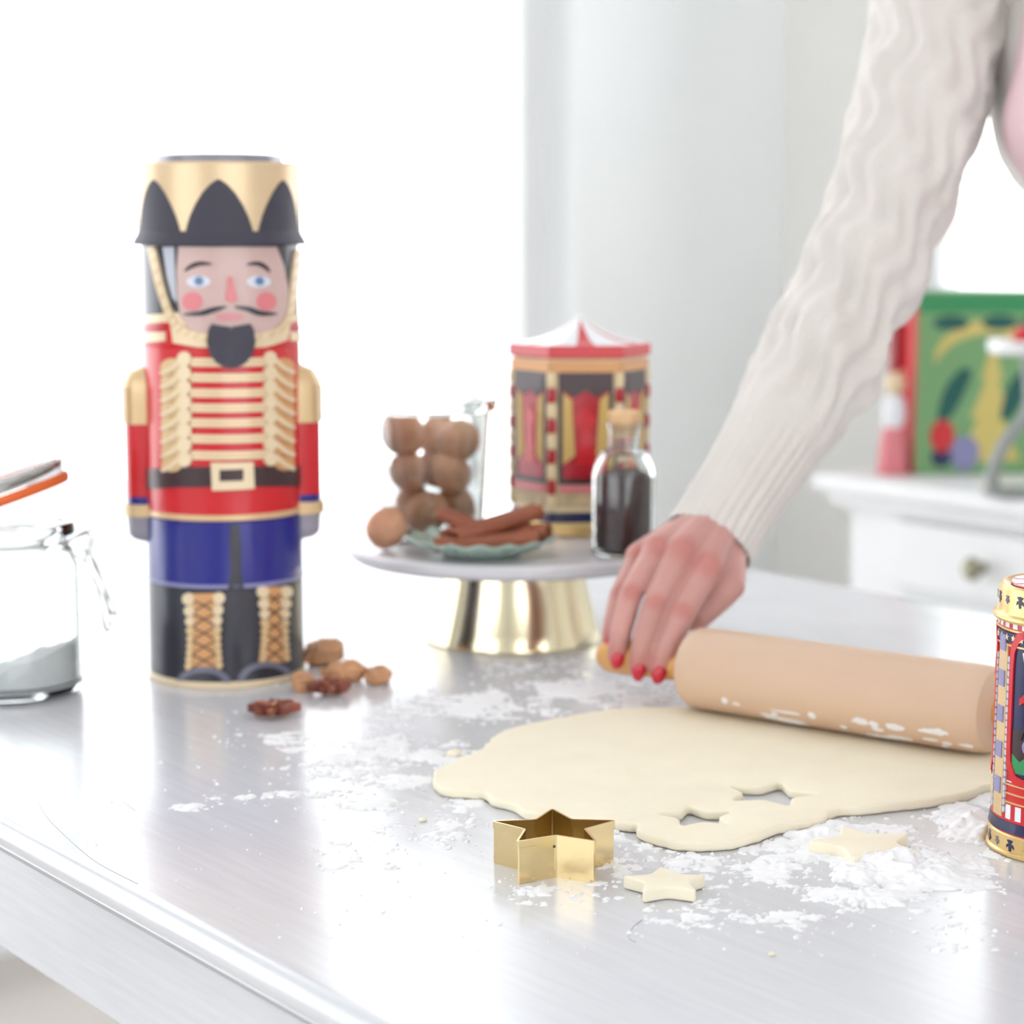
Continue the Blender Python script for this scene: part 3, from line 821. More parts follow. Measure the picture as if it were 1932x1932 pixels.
def cinnamon(label, a, b, z, L, r, yaw, tilt, seed):
    vs = []; fs = []; nz_ = 12; prof = []
    for t in range(22):
        ph = -PI*1.35+2.7*PI*t/21
        rr = r*(.50+.50*abs(math.sin(ph/2+PI/2))) if False else r
        s = -1 if ph < 0 else 1
        cx = s*r*.92; q = abs(ph)
        ang = PI-q*1.15 if s > 0 else q*1.15
        rad_ = r*(1-.16*q/PI)
        prof.append((cx+rad_*math.cos(ang), rad_*math.sin(ang)))
    th_ = r*.16; k = len(prof); outp = []
    for i, p in enumerate(prof):
        pa, pb = prof[max(0, i-1)], prof[min(k-1, i+1)]
        dx, dy = pb[0]-pa[0], pb[1]-pa[1]; l = math.hypot(dx, dy) or 1
        outp.append((p[0]-dy/l*th_, p[1]+dx/l*th_))
    loop = prof+outp[::-1]; kk = len(loop)
    for i in range(nz_):
        u = -L/2+L*i/(nz_-1)
        for j, (x, z_) in enumerate(loop):
            w2 = 1+.10*noise.noise(Vector((x*60+seed, u*40, z_*60)))
            vs.append((u+.002*noise.noise(Vector((j*.4, seed, i))) if i in (0, nz_-1) else u, x*w2, z_*w2))
    for i in range(nz_-1):
        for j in range(kk): fs.append((i*kk+j, i*kk+(j+1) % kk, (i+1)*kk+(j+1) % kk, (i+1)*kk+j))
    for i in (0, nz_-1):
        for j in range(k-1): fs.append((i*kk+j, i*kk+j+1, i*kk+kk-2-j, i*kk+kk-1-j))
    o = M().add(vs, fs).build('cinnamon_stick', 'cinnamon', auto=60)
    o.location = C(a, b, z); o.rotation_euler = (0, tilt, -YAW+yaw)
    return tag(o, label, 'cinnamon', 'cinnamon sticks on the glass dish')
dz = PZ+.0062
cinnamon('cinnamon stick lying at the front of the glass dish', DA+.004, DB-.022, dz+.0078, .082, .0055, rad(6), rad(-3), 1)
cinnamon('cinnamon stick lying at the back of the glass dish', DA+.012, DB+.012, dz+.0092, .088, .0062, rad(-14), rad(-4), 2)
cinnamon('cinnamon stick leaning up across the other sticks', DA+.012, DB-.004, dz+.0195, .080, .0058, rad(30), rad(-12), 3)
cinnamon('short cinnamon stick at the left end of the dish', DA-.014, DB-.002, dz+.0205, .045, .0050, rad(-40), rad(14), 4)

# ------------------------------------------------------------------ dough, cut stars, cutter
def T(x, y): return on_z(x, y, .004)
def prism_obj(name, outer, holes, z0, z1, m, bevel, parent=None, org=(0, 0)):
    cu = D.curves.new(name, 'CURVE'); cu.dimensions = '2D'; cu.fill_mode = 'BOTH'
    cu.extrude = (z1-z0)/2-bevel; cu.bevel_depth = bevel; cu.bevel_resolution = 3; cu.offset = -bevel
    for l in [outer]+list(holes):
        sp = cu.splines.new('POLY'); sp.points.add(len(l)-1); sp.use_cyclic_u = True
        for p, q in zip(sp.points, l): p.co = (q[0]-org[0], q[1]-org[1], 0, 1)
    t = D.objects.new('tmp', cu); COL.objects.link(t)
    bpy.context.view_layer.update()
    me = D.meshes.new_from_object(t.evaluated_get(bpy.context.evaluated_depsgraph_get()))
    D.objects.remove(t); D.curves.remove(cu)
    me.name = name; me.materials.clear(); me.materials.append(MATS[m])
    bm = bmesh.new(); bm.from_mesh(me); bmesh.ops.remove_doubles(bm, verts=bm.verts, dist=1e-5)
    for v in bm.verts: v.co.z += (z0+z1)/2
    for f in bm.faces: f.smooth = True
    for e in bm.edges:
        if len(e.link_faces) == 2 and e.calc_face_angle(0) > rad(50): e.smooth = False
    bm.to_mesh(me); bm.free()
    o = D.objects.new(name, me); COL.objects.link(o); o.parent = parent
    return o
out_px = [(815, 1478), (818, 1458), (850, 1446), (876, 1432), (905, 1420), (918, 1408), (930, 1394), (952, 1382), (1000, 1370), (1050, 1360), (1092, 1352), (1150, 1343), (1230, 1338), (1330, 1338), (1450, 1345), (1600, 1362), (1760, 1388), (1900, 1425), (1925, 1455), (1900, 1480), (1862, 1488), (1830, 1502), (1790, 1508), (1740, 1516), (1690, 1521), (1640, 1528), (1585, 1530), (1562, 1538), (1555, 1550), (1520, 1556), (1470, 1562), (1440, 1576), (1390, 1592), (1330, 1597), (1270, 1594), (1225, 1583), (1200, 1572), (1204, 1560), (1180, 1560), (1140, 1552), (1090, 1548), (1040, 1542), (990, 1538), (965, 1520), (925, 1512), (915, 1500), (890, 1498), (850, 1496), (828, 1490)]
pts = [T(*p) for p in out_px]
pts = chaikin(pts, 2)
pts = [(x+.0016*noise.noise(Vector((x*160, y*160, 0)))+.0010*noise.noise(Vector((x*420, y*420, 5))), y+.0016*noise.noise(Vector((x*160, y*160, 7)))+.001*noise.noise(Vector((x*420, y*420, 2)))) for x, y in pts]
pts_dough = list(pts)
def star_at(x, y, R, ratio, rot, k=1, f=.12):
    cx, cy = T(x, y); return [(cx+p[0], cy+p[1]) for p in chaikin(star_pts(R, R*ratio, rot), k, f)]
holes = [star_at(1316, 1546, .0235, .50, rad(98)), star_at(1452, 1503, .0300, .50, rad(70))]
org = T(1350, 1460)
dough = prism_obj('rolled_dough', pts, holes, 0, .0062, 'dough', .0022, org=org)
dough.location = C(org[0], org[1], .0003); dough.rotation_euler = (0, 0, -YAW)
tag(dough, 'pale rolled out cookie dough sheet with two star holes', 'dough')
def dough_star(label, x, y, R, rot, ratio=.5, th=.0068):
    o = prism_obj('dough_star', chaikin(star_pts(R, R*ratio, rot), 2, .13), [], 0, th, 'dough', .0012)
    a, b = T(x, y); o.location = C(a, b, .0004); o.rotation_euler = (0, 0, -YAW)
    return tag(o, label, 'cookie', 'cut dough stars')
dough_star('small dough star cut out in front beside the cutter', 1256, 1670, .0242, rad(92))
dough_star('larger soft dough star lying in the flour', 1632, 1598, .0335, rad(104))
for i, (x, y, r_, lb) in enumerate(((857, 1428, .0048, 'dough crumb behind the left tip of the dough sheet'), (798, 1550, .0022, 'tiny dough crumb left of the star cutter'), (1456, 1803, .0016, 'tiny dough crumb on the empty front of the table'))):
    a, b = on_z(x, y); o = M().ell((0, 0, r_*.5), r_*1.2, r_, r_*.55, 14, 8, lambda v: 1+.12*noise.noise(v*2+Vector((i, 0, 0)))).build('dough_crumb', 'dough')
    o.location = C(a, b); tag(o, lb, 'crumb')

# brass star cutter
a, b = on_z(1046, 1638)
CRR, CH_ = .0350, .0235
cut = thing('star_cutter', 'brass star-shaped cookie cutter standing on the table', 'cookie cutter', a, b, rot=rad(1))
def offs(p, d):
    n = len(p); q = []
    for i in range(n):
        a_, b_, c_ = Vector(p[i-1]), Vector(p[i]), Vector(p[(i+1) % n])
        e1 = (b_-a_).normalized(); e2 = (c_-b_).normalized()
        n1 = Vector((e1.y, -e1.x)); n2 = Vector((e2.y, -e2.x)); nn = (n1+n2).normalized()
        q.append(tuple(b_+nn*d/max(.4, nn.dot(n1))))
    return q
sp_ = chaikin(star_pts(CRR, CRR*.475, PI/2), 2, .045)
M().prism(offs(sp_, .0003), 0, CH_-.0035, [offs(sp_, -.0003)]).build('wall', 'brass', cut, auto=25)
M().prism(offs(sp_, .0008), CH_-.0036, CH_, [offs(sp_, -.0004)]).build('rolled_rim', 'brass', cut, auto=25)
# lap seam and rivet on the front
tl = Vector(star_pts(CRR, CRR*.475, PI/2)[4]); nt_ = Vector(star_pts(CRR, CRR*.475, PI/2)[5])
pq = tl.lerp(nt_, .45); dr = (nt_-tl).normalized(); no_ = Vector((dr.y, -dr.x))
if no_.y > 0: no_ = -no_
def seam(p0, p1, d, z0, z1, nm):
    A = p0+no_*.0002; B = p1+no_*.0002; A2 = A+no_*d; B2 = B+no_*d
    vs = [(q.x, q.y, z_) for z_ in (z0, z1) for q in (A, B, B2, A2)]
    return M().add(vs, [(0, 3, 2, 1), (4, 5, 6, 7), (0, 1, 5, 4), (1, 2, 6, 5), (2, 3, 7, 6), (3, 0, 4, 7)]).build(nm, 'brass', cut, smooth=False)
seam(tl.lerp(nt_, .02), pq, .0006, .0003, CH_-.004, 'lap_seam')
c_ = tl.lerp(nt_, .95)+no_*.0004
M().ell((c_.x, c_.y, CH_-.0062), .0008, .0006, .0008, 8, 6).build('rivet', 'dark_brown', cut)

# ------------------------------------------------------------------ rolling pin
PR = .0290
L0 = Vector((*on_z(1306, 1338, .006), .0065+PR)); R0 = Vector((*on_z(1866, 1428, .006), .0065+PR))
L0.y += .006; R0.y += .006; R0 += (R0-L0).normalized()*.006
ax = (R0-L0); PL = ax.length; ax.normalize()
pin = D.objects.new('rolling_pin', None); COL.objects.link(pin); pin.empty_display_size = .02
mid = (L0+R0)/2
pin.location = C(mid.x, mid.y, .0067); pin.rotation_euler = (0, 0, -YAW+math.atan2(ax.y, ax.x))
tag(pin, 'wooden rolling pin lying on the far side of the dough', 'rolling pin')
rx = Matrix.Translation((0, 0, PR)) @ Matrix.Rotation(PI/2, 4, 'Y')
M().lathe([(0, -PL/2), (.020, -PL/2), (.0265, -PL/2+.002), (PR-.0006, -PL/2+.006), (PR, -PL/2+.012), (PR, PL/2-.012), (PR-.0006, PL/2-.006), (.0265, PL/2-.002), (.020, PL/2), (0, PL/2)], 64).xf(rx).build('barrel', 'pin_wood', pin)
for s in (-1, 1):
    e = s*PL/2
    M().lathe([(0, e-.001*s), (.0085, e-.001*s), (.0085, e+.006*s), (.0115, e+.012*s), (.0125, e+.024*s), (.0126, e+.042*s), (.0134, e+.062*s), (.0126, e+.072*s), (.0085, e+.078*s), (0, e+.079*s)], 32).xf(rx).build('handle', 'handle_wood', pin)
# flour smears on the barrel (raised patches of flour sticking to the wood)
rnd = random.Random(3)
for k in range(26):
    u = rnd.uniform(-.35, .48)*PL; ph0 = rnd.uniform(-1.05, -.45)
    w_u, w_p = .002+.012*rnd.random()**3, rnd.uniform(.03, .10)
    poly = [(u+w_u*math.cos(t)*(1+.8*noise.noise(Vector((math.cos(t)*2, math.sin(t)*2, k)))), ph0+w_p*math.sin(t)*(1+.35*noise.noise(Vector((math.cos(t)*2, math.sin(t)*2, k+9))))) for t in [2*PI*i/18 for i in range(18)]]
    vs = []; fs = []
    n = len(poly)
    for rr_ in (PR-.0005, PR+.0004):
        for (uu, ph) in poly: vs.append((uu, -rr_*math.cos(ph), PR+rr_*math.sin(ph)))
    cu_, cp_ = u, ph0
    vs.append((cu_, -(PR+.0006)*math.cos(cp_), PR+(PR+.0006)*math.sin(cp_)))
    for i in range(n):
        j = (i+1) % n; fs.append((i, j, n+j, n+i)); fs.append((n+i, n+j, 2*n))
    M().add(vs, fs).build('flour_smear', 'flour', pin)

# ------------------------------------------------------------------ circus tin at the right edge
QB = 1.165; QA = (2019-966)/ppm(QB); QR = .0462
q = thing('circus_tin', 'round tin with a printed circus scene and gold lid at the right edge', 'tin', QA, QB)
qz = lambda y: zat(y, QB)
zl0, zl1 = qz(1155), qz(1100)
band2 = lambda name, z0, z1, m, r, r1=None: M().lathe([(0, z0), (r-.0006, z0), (r, z0+.0006), (r1 or r, z1-.0006), ((r1 or r)-.0006, z1), (0, z1)], 72).build(name, m, q)
QI = QR-.0022
qR = lambda z: QI+(.0010 if z < .02 else 0)-.0012*min(1, max(0, (z-.02)/.11))
M().lathe([(0, 0), (QR-.001, 0), (QR+.0004, .0010), (QR+.0004, .0022), (QR-.0010, .0032), (QR-.0006, .012), (qR(.0125)-.0002, .0130), (0, .013)], 72).build('base_band', 'gold_tin', q)
M().lathe([(0, .0130), (qR(.013), .0130), (qR(.021), .021), (qR(zl0), zl0), (0, zl0)], 72).build('body', 'red', q)
lidr = QR-.0028
lid = M().lathe([(0, zl0-.003), (lidr+.0018, zl0-.003), (lidr+.0030, zl0-.0015), (lidr+.0026, zl0), (lidr+.0008, zl0+.0012), (lidr+.0002, zl0+.003), (lidr, zl1-.003), (lidr-.0008, zl1-.001), (lidr-.0024, zl1), (lidr-.005, zl1-.0006), (lidr-.0062, zl1-.0012), (0, zl1-.0012)], 72).build('lid', 'gold_tin', q)
M().lathe([(0, zl1-.0006), (lidr-.0066, zl1-.0006), (lidr-.007, zl1+.0002), (0, zl1+.0002)], 72).build('lid_top', 'red', lid)
for k in range(12):
    a0 = 2*PI*k/12
    rr0, rr1 = .012, lidr-.0075
    vs = [(r_*math.cos(a0+d), r_*math.sin(a0+d), z_) for z_ in (zl1, zl1+.0006) for r_, d in ((rr0, -.08), (rr1, -.09), (rr1, .09), (rr0, .08))]
    M().add(vs, [(0, 3, 2, 1), (4, 5, 6, 7), (0, 1, 5, 4), (1, 2, 6, 5), (2, 3, 7, 6), (3, 0, 4, 7)]).build('lid_stripe', 'white_print', lid, smooth=False)
# drawing on the tin: x in picture units from the axis (2019), y as measured
def qpt(x, y):
    u = max(-.99, min(.99, (x-2019-(y-1600)*-.0)/ (158.0*(1 if y > 1500 else 1-.10*(1500-y)/400))))
    ph = math.asin(u); qf = math.cos(ph)
    return (ph, zat(y, QB)*(1-qf)+zat(y, QB-QR)*qf)
def qd(name, pts, m, th=.0005, off=0, parent=None, R=None, holes=()):
    return wrap(name, pts, m, parent or q, R or qR, th, off, step=rad(6), holes=holes)
def qrect(p0, p1, z0, z1): return [(p0, z0), (p1, z0), (p1, z1), (p0, z1)]
zW0, zW1 = zat(1478, QB-QR*.75), zat(1212, QB-QR*.75)
M().lathe([(qR(.02)-.001, .0135), (qR(.0135)+.0006, .0138), (qR(.02)+.0006, .0195), (qR(.02)-.001, .020)], 72, closed=True).build('navy_band', 'navy', q)
for z_ in (.030, .035, .040):
    M().lathe([(QI-.002, z_), (qR(z_)+.0008, z_+.0003), (qR(z_)+.0008, z_+.0011), (QI-.002, z_+.0014)], 72, closed=True).build('gold_line', 'gold_tin', q)
zst = zl0-.0115
M().lathe([(QI-.002, zst-.0032), (qR(zst)+.0008, zst-.0028), (qR(zst)+.0008, zst+.0028), (QI-.002, zst+.0032)], 72, closed=True).build('star_band', 'navy', q)
for d_ in (-.0042, .0042):
    M().lathe([(QI-.002, zst+d_-.0007), (qR(zst)+.0011, zst+d_-.0005), (qR(zst)+.0011, zst+d_+.0005), (QI-.002, zst+d_+.0007)], 72, closed=True).build('gold_line', 'gold_tin', q)
for k in range(44):
    a0 = 2*PI*k/44
    st = star_pts(.0021, .0010, PI/2)
    qd('gold_star', [(a0+x/QI, zst+y) for x, y in st], 'gold_pale', .0006, .0006)
for k in range(36):           # white squares under the lid and above the base
    a0 = 2*PI*(k+.5)/36
    w_a = PI/36*.52
    qd('white_square', qrect(a0-w_a, a0+w_a, zst+.0052, zl0-.0032), 'white_print', .0004)
    if (k % 9) not in (8,): qd('white_square', qrect(a0-w_a, a0+w_a, .0212, .0292), 'white_print', .0004)
    if (k % 9) not in (8,): qd('white_square', qrect(a0-w_a, a0+w_a, .0420, zW0-.0028), 'white_print', .0004)
for k in range(24):           # small scroll ornaments on lid and base band
    a0 = 2*PI*k/24
    for zc, R_, pr in ((.0072, lambda z: QR-.0008, q), ((zl0+zl1)/2+.001, lambda z: lidr+.0001, lid)):
        big = k % 2 == 0
        s_ = .0034 if big else .0024
        qd('scroll_ornament', [(a0+.2*s_/QI*-1, zc-s_), (a0+.2*s_/QI, zc-s_), (a0+.30*s_/QI, zc-.2*s_), (a0+.85*s_/QI, zc-.55*s_), (a0+.7*s_/QI, zc+.1*s_), (a0+.25*s_/QI, zc+.25*s_), (a0+.7*s_/QI, zc+.8*s_), (a0, zc+.95*s_), (a0-.7*s_/QI, zc+.8*s_), (a0-.25*s_/QI, zc+.25*s_), (a0-.7*s_/QI, zc+.1*s_), (a0-.85*s_/QI, zc-.55*s_), (a0-.30*s_/QI, zc-.2*s_)], 'navy' if big else 'grey_print', .0003, 0, pr, R_)
for k in range(4):            # four scenes around the tin
    ph0 = rad(-34)+k*PI/2; hw = rad(30)
    def W(u, v): return (ph0+hw*u, zW0+(zW1-zW0)*v)
    def rr4(x0, x1, y0, y1, r=.12):
        return [W(x, y) for x, y in chaikin([(x0, y0), (x1, y0), (x1, y1), (x0, y1)], 3, .12)]
    qd('scene_frame', rr4(-1.14, 1.14, -.05, 1.05), 'red', .0013, 0, None, None, [rr4(-1, 1, 0, 1)])
    qd('scene_back', rr4(-1, 1, 0, 1), 'navy', .0003)
    sc = qd('scene_floor', [W(-.96, .08), W(.96, .08), W(.96, .38), W(-.96, .34)], 'dark_brown', .0005)
    qd('ring_drape', [W(-.95, .17), W(-.7, .12), W(-.4, .19), W(.2, .12), (W(.95, .2)), W(.95, .05), W(-.95, .03)], 'green_print', .0007, 0, sc)
    qd('tent_wall', [W(-.55, .38), W(.96, .40), W(.96, .94), W(-.55, .94)], 'grey_print', .0006, 0, sc)
    for i in range(4):
        u = -.72+.42*i; qd('pennant', [W(u, .90-.03*i), W(u+.30, .88-.03*i), W(u+.13, .74-.03*i)], ('white_print', 'red')[i % 2], .0009, 0, sc)
    # juggler on a unicycle
    qd('hat', [W(-.56, .80), W(-.62, .905), W(-.22, .905), W(-.24, .80)], 'black', .0012, 0, sc)
    qd('hat_band', [W(-.58, .775), W(-.57, .815), W(-.23, .81), W(-.22, .765)], 'red', .0014, 0, sc)
    qd('head', [W(x, y) for x, y in ellipse(-.42, .70, .19, .065, 14)], 'skin_print', .0012, 0, sc)
    qd('vest', [W(-.58, .62), W(-.26, .62), W(-.20, .50), W(-.56, .47)], 'box_gold', .0012, 0, sc)
    qd('sleeve', [W(-.26, .62), W(-.04, .55), W(-.02, .49), W(-.22, .55)], 'red', .0011, 0, sc)
    qd('sleeve', [W(-.58, .62), W(-.76, .57), W(-.76, .52), W(-.58, .56)], 'red', .0011, 0, sc)
    qd('leg', [W(-.56, .48), W(-.40, .47), W(-.56, .36), W(-.66, .28), W(-.74, .29), W(-.60, .38)], 'black', .0012, 0, sc)
    qd('leg', [W(-.40, .48), W(-.20, .50), W(-.28, .34), W(-.34, .24), W(-.44, .24), W(-.38, .36)], 'black', .0012, 0, sc)
    qd('wheel', [W(x, y) for x, y in ellipse(-.46, .235, .17, .055, 16)], 'lavender', .0010, 0, sc, None, [[W(x, y) for x, y in ellipse(-.46, .235, .11, .036, 16)]])
    qd('drum', [W(-.16, .22), W(.14, .22), W(.10, .05), W(-.12, .05)], 'pink_print', .0012, 0, sc)
    qd('popcorn', [W(x, y) for x, y in ellipse(0, .25, .20, .045, 10)], 'box_gold', .0013, 0, sc)
    # corner column between the scenes with a beaded chain and blue and gold blocks
    pc = ph0-PI/4
    qd('column', qrect(pc-rad(7), pc+rad(7), .0212, zst-.005), 'gold_print', .0008)
    for i in range(22):
        z_ = .026+i*(zst-.034)/22
        for d_ in (-rad(9.5), rad(9.5)):
            qd('chain_bead', [(pc+d_+x/QI, z_+y) for x, y in ellipse(0, 0, .0011, .0019, 8)], 'silver_print', .0012)
    for i in range(5):
        z_ = .034+i*.020
        qd('column_block', qrect(pc-rad(4.5), pc+rad(4.5), z_, z_+.009), 'lavender', .0014)

# ------------------------------------------------------------------ flour strewn on the table
def blob_list():
    B = []
    def add(x, y, rx, ry, amp, rot=0):
        a, b = on_z(x, y); k = ppm(b); s = (H/math.hypot(b, H))
        B.append((a, b, rx/k, ry/k/s, amp, rot))
    add(1700, 1640, 150, 42, 1.15); add(1640, 1695, 95, 22, .85); add(1830, 1560, 60, 50, .85); add(1500, 1625, 150, 36, .55)
    add(1400, 1680, 150, 38, .38); add(1480, 1730, 230, 45, .22); add(1760, 1740, 180, 45, .25); add(1580, 1575, 150, 30, .75)
    add(1130, 1575, 140, 32, .5); add(1250, 1630, 170, 30, .42); add(830, 1560, 140, 40, .26); add(700, 1620, 120, 40, .22)
    add(720, 1420, 130, 26, .55); add(640, 1455, 80, 28, .6); add(740, 1475, 110, 14, .6); add(690, 1520, 90, 16, .50); add(560, 1500, 150, 9, .55, .10); add(380, 1522, 150, 6, .40, .10)
    add(560, 1400, 130, 20, .28); add(900, 1330, 170, 28, .5); add(1080, 1300, 160, 25, .55); add(1010, 1265, 150, 20, .35); add(760, 1340, 100, 26, .35)
    add(870, 1440, 60, 20, .4); add(1190, 1325, 100, 14, .5); add(1860, 1500, 60, 25, .6); add(1050, 1680, 120, 24, .22); add(900, 1520, 60, 20, .38)
    return B
BL = blob_list()
STEP = .00125
a0, a1, b0, b1 = -.30, .36, .97, 1.76
nx, ny = int((a1-a0)/STEP), int((b1-b0)/STEP)
AX = a0+STEP*np.arange(nx); BX = b0+STEP*np.arange(ny)
GA, GB = np.meshgrid(AX, BX, indexing='ij')
den = np.zeros_like(GA)
for (a, b, rx, ry, amp, rot) in BL:
    da, db = GA-a, GB-b; c, s = math.cos(rot), math.sin(rot)
    u = (da*c+db*s)/rx; v = (-da*s+db*c)/ry
    den = np.maximum(den, amp*np.exp(-(u*u+v*v)**1.2))
def inside(poly):
    r = np.zeros(GA.shape, bool); n = len(poly)
    for i in range(n):
        x0, y0 = poly[i]; x1, y1 = poly[(i+1) % n]
        if y0 == y1: continue
        c = ((y0 > GB) != (y1 > GB)) & (GA < (x1-x0)*(GB-y0)/(y1-y0)+x0); r ^= c
    return r
under = inside(pts_dough)
for a_, b_, r_ in ((NA, NB, NR), (QA, QB, QR), (SA, SB, .075)): under |= (GA-a_)**2+(GB-b_)**2 < (r_+.0015)**2
def vnoise(scale, seed):
    g = np.random.default_rng(seed).random((int((a1-a0)/scale)+3, int((b1-b0)/scale)+3))
    x = (GA-a0)/scale; y = (GB-b0)/scale; xi = x.astype(int); yi = y.astype(int); fx = x-xi; fy = y-yi
    fx = fx*fx*(3-2*fx); fy = fy*fy*(3-2*fy)
    return (g[xi, yi]*(1-fx)*(1-fy)+g[xi+1, yi]*fx*(1-fy)+g[xi, yi+1]*(1-fx)*fy+g[xi+1, yi+1]*fx*fy)
n_ = .30*vnoise(.022, 1)+.30*vnoise(.009, 2)+.22*vnoise(.004, 3)+.18*vnoise(.0017, 4)
ridge = 1-np.abs(2*vnoise(.016, 6)-1)
hgt = den*1.05+(n_-.5)*1.5-.40
hgt = np.where(den > .05, hgt, -1)
hgt = np.where(under, -1, np.clip(hgt, -1, 2))
zmap = np.where(hgt > 0, .0004+.0046*hgt*(.25+1.1*ridge)*np.clip(den*1.4, .2, 1.6)+.0022*np.clip(den, .2, 1)*(vnoise(.0042, 8)*.6+vnoise(.0023, 9)*.6), 0)
vid = -np.ones((nx, ny), int); vs = []; fs = []
keep = hgt > 0
kf = keep[:-1, :-1] | keep[1:, :-1] | keep[:-1, 1:] | keep[1:, 1:]
need = np.zeros_like(keep); need[:-1, :-1] |= kf; need[1:, :-1] |= kf; need[:-1, 1:] |= kf; need[1:, 1:] |= kf
ii = np.argwhere(need); vid[need] = np.arange(len(ii))
F_ORG = C(0, 1.3)
for i, j in ii: vs.append((AX[i], BX[j]-1.3, zmap[i, j] if keep[i, j] else -.0002))
fi = np.argwhere(kf)
fs = [(vid[i, j], vid[i+1, j], vid[i+1, j+1], vid[i, j+1]) for i, j in fi]
mm = M(); mm.v = vs; mm.f = fs
# loose grains
rnd = random.Random(11)
ct_ = 0
while ct_ < 1500:
    a = rnd.uniform(-.25, .33); b = rnd.uniform(.98, 1.68)
    i, j = int((a-a0)/STEP), int((b-b0)/STEP)
    dd = den[min(max(i, 0), nx-1), min(max(j, 0), ny-1)]
    if rnd.random() > .03+.55*dd: continue
    if C(a, b).x < TX0+.02: continue
    r_ = .0004+.0011*rnd.random()**3
    vv = [Vector((math.sin(t)*r_*rnd.uniform(.7, 1.3), math.cos(t)*r_*rnd.uniform(.7, 1.3), r_*.35)) for t in (0, 1.25, 2.5, 3.77, 5.0)]
    ct_ += 1
    zb = 0
    mm.add([(a+p.x, b-1.3+p.y, -.0001) for p in vv]+[(a+p.x*.8, b-1.3+p.y*.8, p.z*2) for p in vv]+[(a, b-1.3, r_*1.2)],
           [(k, (k+1) % 5, 5+(k+1) % 5, 5+k) for k in range(5)]+[(5+k, 5+(k+1) % 5, 10) for k in range(5)])
me = D.meshes.new('scattered_flour'); me.from_pydata(mm.v, [], mm.f); me.materials.append(MATS['flour'])
for p in me.polygons: p.use_smooth = True
flo = D.objects.new('scattered_flour', me); COL.objects.link(flo); flo.location = F_ORG; flo.rotation_euler = (0, 0, -YAW)
tag(flo, 'white flour scattered in heaps and streaks over the table', 'flour', kind='stuff')

# ------------------------------------------------------------------ the person rolling the dough
def chain_mesh(mm, pts, rs, n=12):
    """closed tapered limb with round ends through pts"""
    P_ = [Vector(p) for p in pts]
    d0 = (P_[0]-P_[1]).normalized(); d1 = (P_[-1]-P_[-2]).normalized()
    pp = []; rr = []
    for t in (.95, .75, .4): pp.append(P_[0]+d0*rs[0]*t); rr.append(rs[0]*math.sqrt(1-t*t))
    for i in range(len(P_)-1):
        for k in range(4):
            t = k/4; pp.append(P_[i].lerp(P_[i+1], t)); rr.append(rs[i]+(rs[i+1]-rs[i])*t)
    pp.append(P_[-1]); rr.append(rs[-1])
    for t in (.4, .75, .95): pp.append(P_[-1]+d1*rs[-1]*t); rr.append(rs[-1]*math.sqrt(1-t*t))
    mm.tube(pp, rr, n)
PB = C(.62, 1.86, 0); PB.z = 0
person = D.objects.new('person', None); COL.objects.link(person); person.location = PB; person.rotation_euler = (0, 0, -YAW)
tag(person, 'person in a cream cable-knit cardigan leaning over to roll the dough', 'person')
org_p = Vector((.62, 1.86, -TZ))
def pv(x, y, b): return on_b(x, y, b)-org_p         # local point from a measured sight line and distance
def cf(a, b, z): return Vector((a, b, z))-org_p
wr = pv(1356, 1002, 1.616)
fing = {
 'index':  ([(1334, 1072, 1.543), (1286, 1158, 1.512), (1259, 1222, 1.498), (1245, 1262, 1.498)], (.0112, .0098, .0090, .0079)),
 'middle': ([(1286, 1040, 1.549), (1235, 1142, 1.517), (1214, 1208, 1.504), (1205, 1256, 1.505)], (.0110, .0093, .0087, .0077)),
 'ring':   ([(1240, 1038, 1.560), (1190, 1122, 1.529), (1172, 1190, 1.516), (1164, 1236, 1.516)], (.0104, .0088, .0081, .0072)),
 'little': ([(1208, 1052, 1.576), (1170, 1122, 1.550), (1157, 1172, 1.536), (1151, 1208, 1.533)], (.0094, .0080, .0072, .0064)),
}
bm_ = M()
tips = {}
for nm, (j, rs) in fing.items():
    pts = [pv(*p) for p in j]; tips[nm] = (pts, rs)
    chain_mesh(bm_, pts, rs, 14)
    chain_mesh(bm_, [wr.lerp(pts[0], .05), wr.lerp(pts[0], .55)+Vector((0, 0, .003)), pts[0]], (.0225, .0165, .0120), 14)
th = [pv(1372, 1040, 1.594), pv(1374, 1105, 1.556), pv(1318, 1160, 1.545), pv(1228, 1176, 1.552)]
chain_mesh(bm_, th, (.0150, .0130, .0112, .0098), 14)
chain_mesh(bm_, [wr, pv(1360, 1080, 1.576), pv(1335, 1092, 1.554)], (.020, .017, .012), 14)
arm_px = [(1356, 1002, 1.616), (1395, 930, 1.631), (1447, 845, 1.651), (1540, 690, 1.686), (1638, 490, 1.736), (1714, 270, 1.786), (1768, 60, 1.836), (1815, -90, 1.871)]
apts = [pv(*p) for p in arm_px]
chain_mesh(bm_, apts, (.029, .028, .029, .033, .035, .037, .039, .040), 16)
chest = cf(.572, 1.765, .41); hips = cf(.735, 1.88, .16); neck = cf(.535, 1.765, .65)
head = cf(.495, 1.735, .70)
chain_mesh(bm_, [hips, hips.lerp(chest, .5), chest, chest.lerp(neck, .6)], (.07, .07, .075, .045), 20)
chain_mesh(bm_, [chest.lerp(neck, .6), apts[-1]], (.042, .042), 14)
lsh = cf(.67, 1.63, .56)
chain_mesh(bm_, [chest.lerp(neck, .6), lsh], (.042, .040), 14)
larm = [lsh, cf(.66, 1.50, .36), cf(.60, 1.415, .16), cf(.585, 1.40, .09)]
chain_mesh(bm_, [chest.lerp(neck, .5), neck, neck.lerp(head, .4)], (.045, .046, .048), 14)
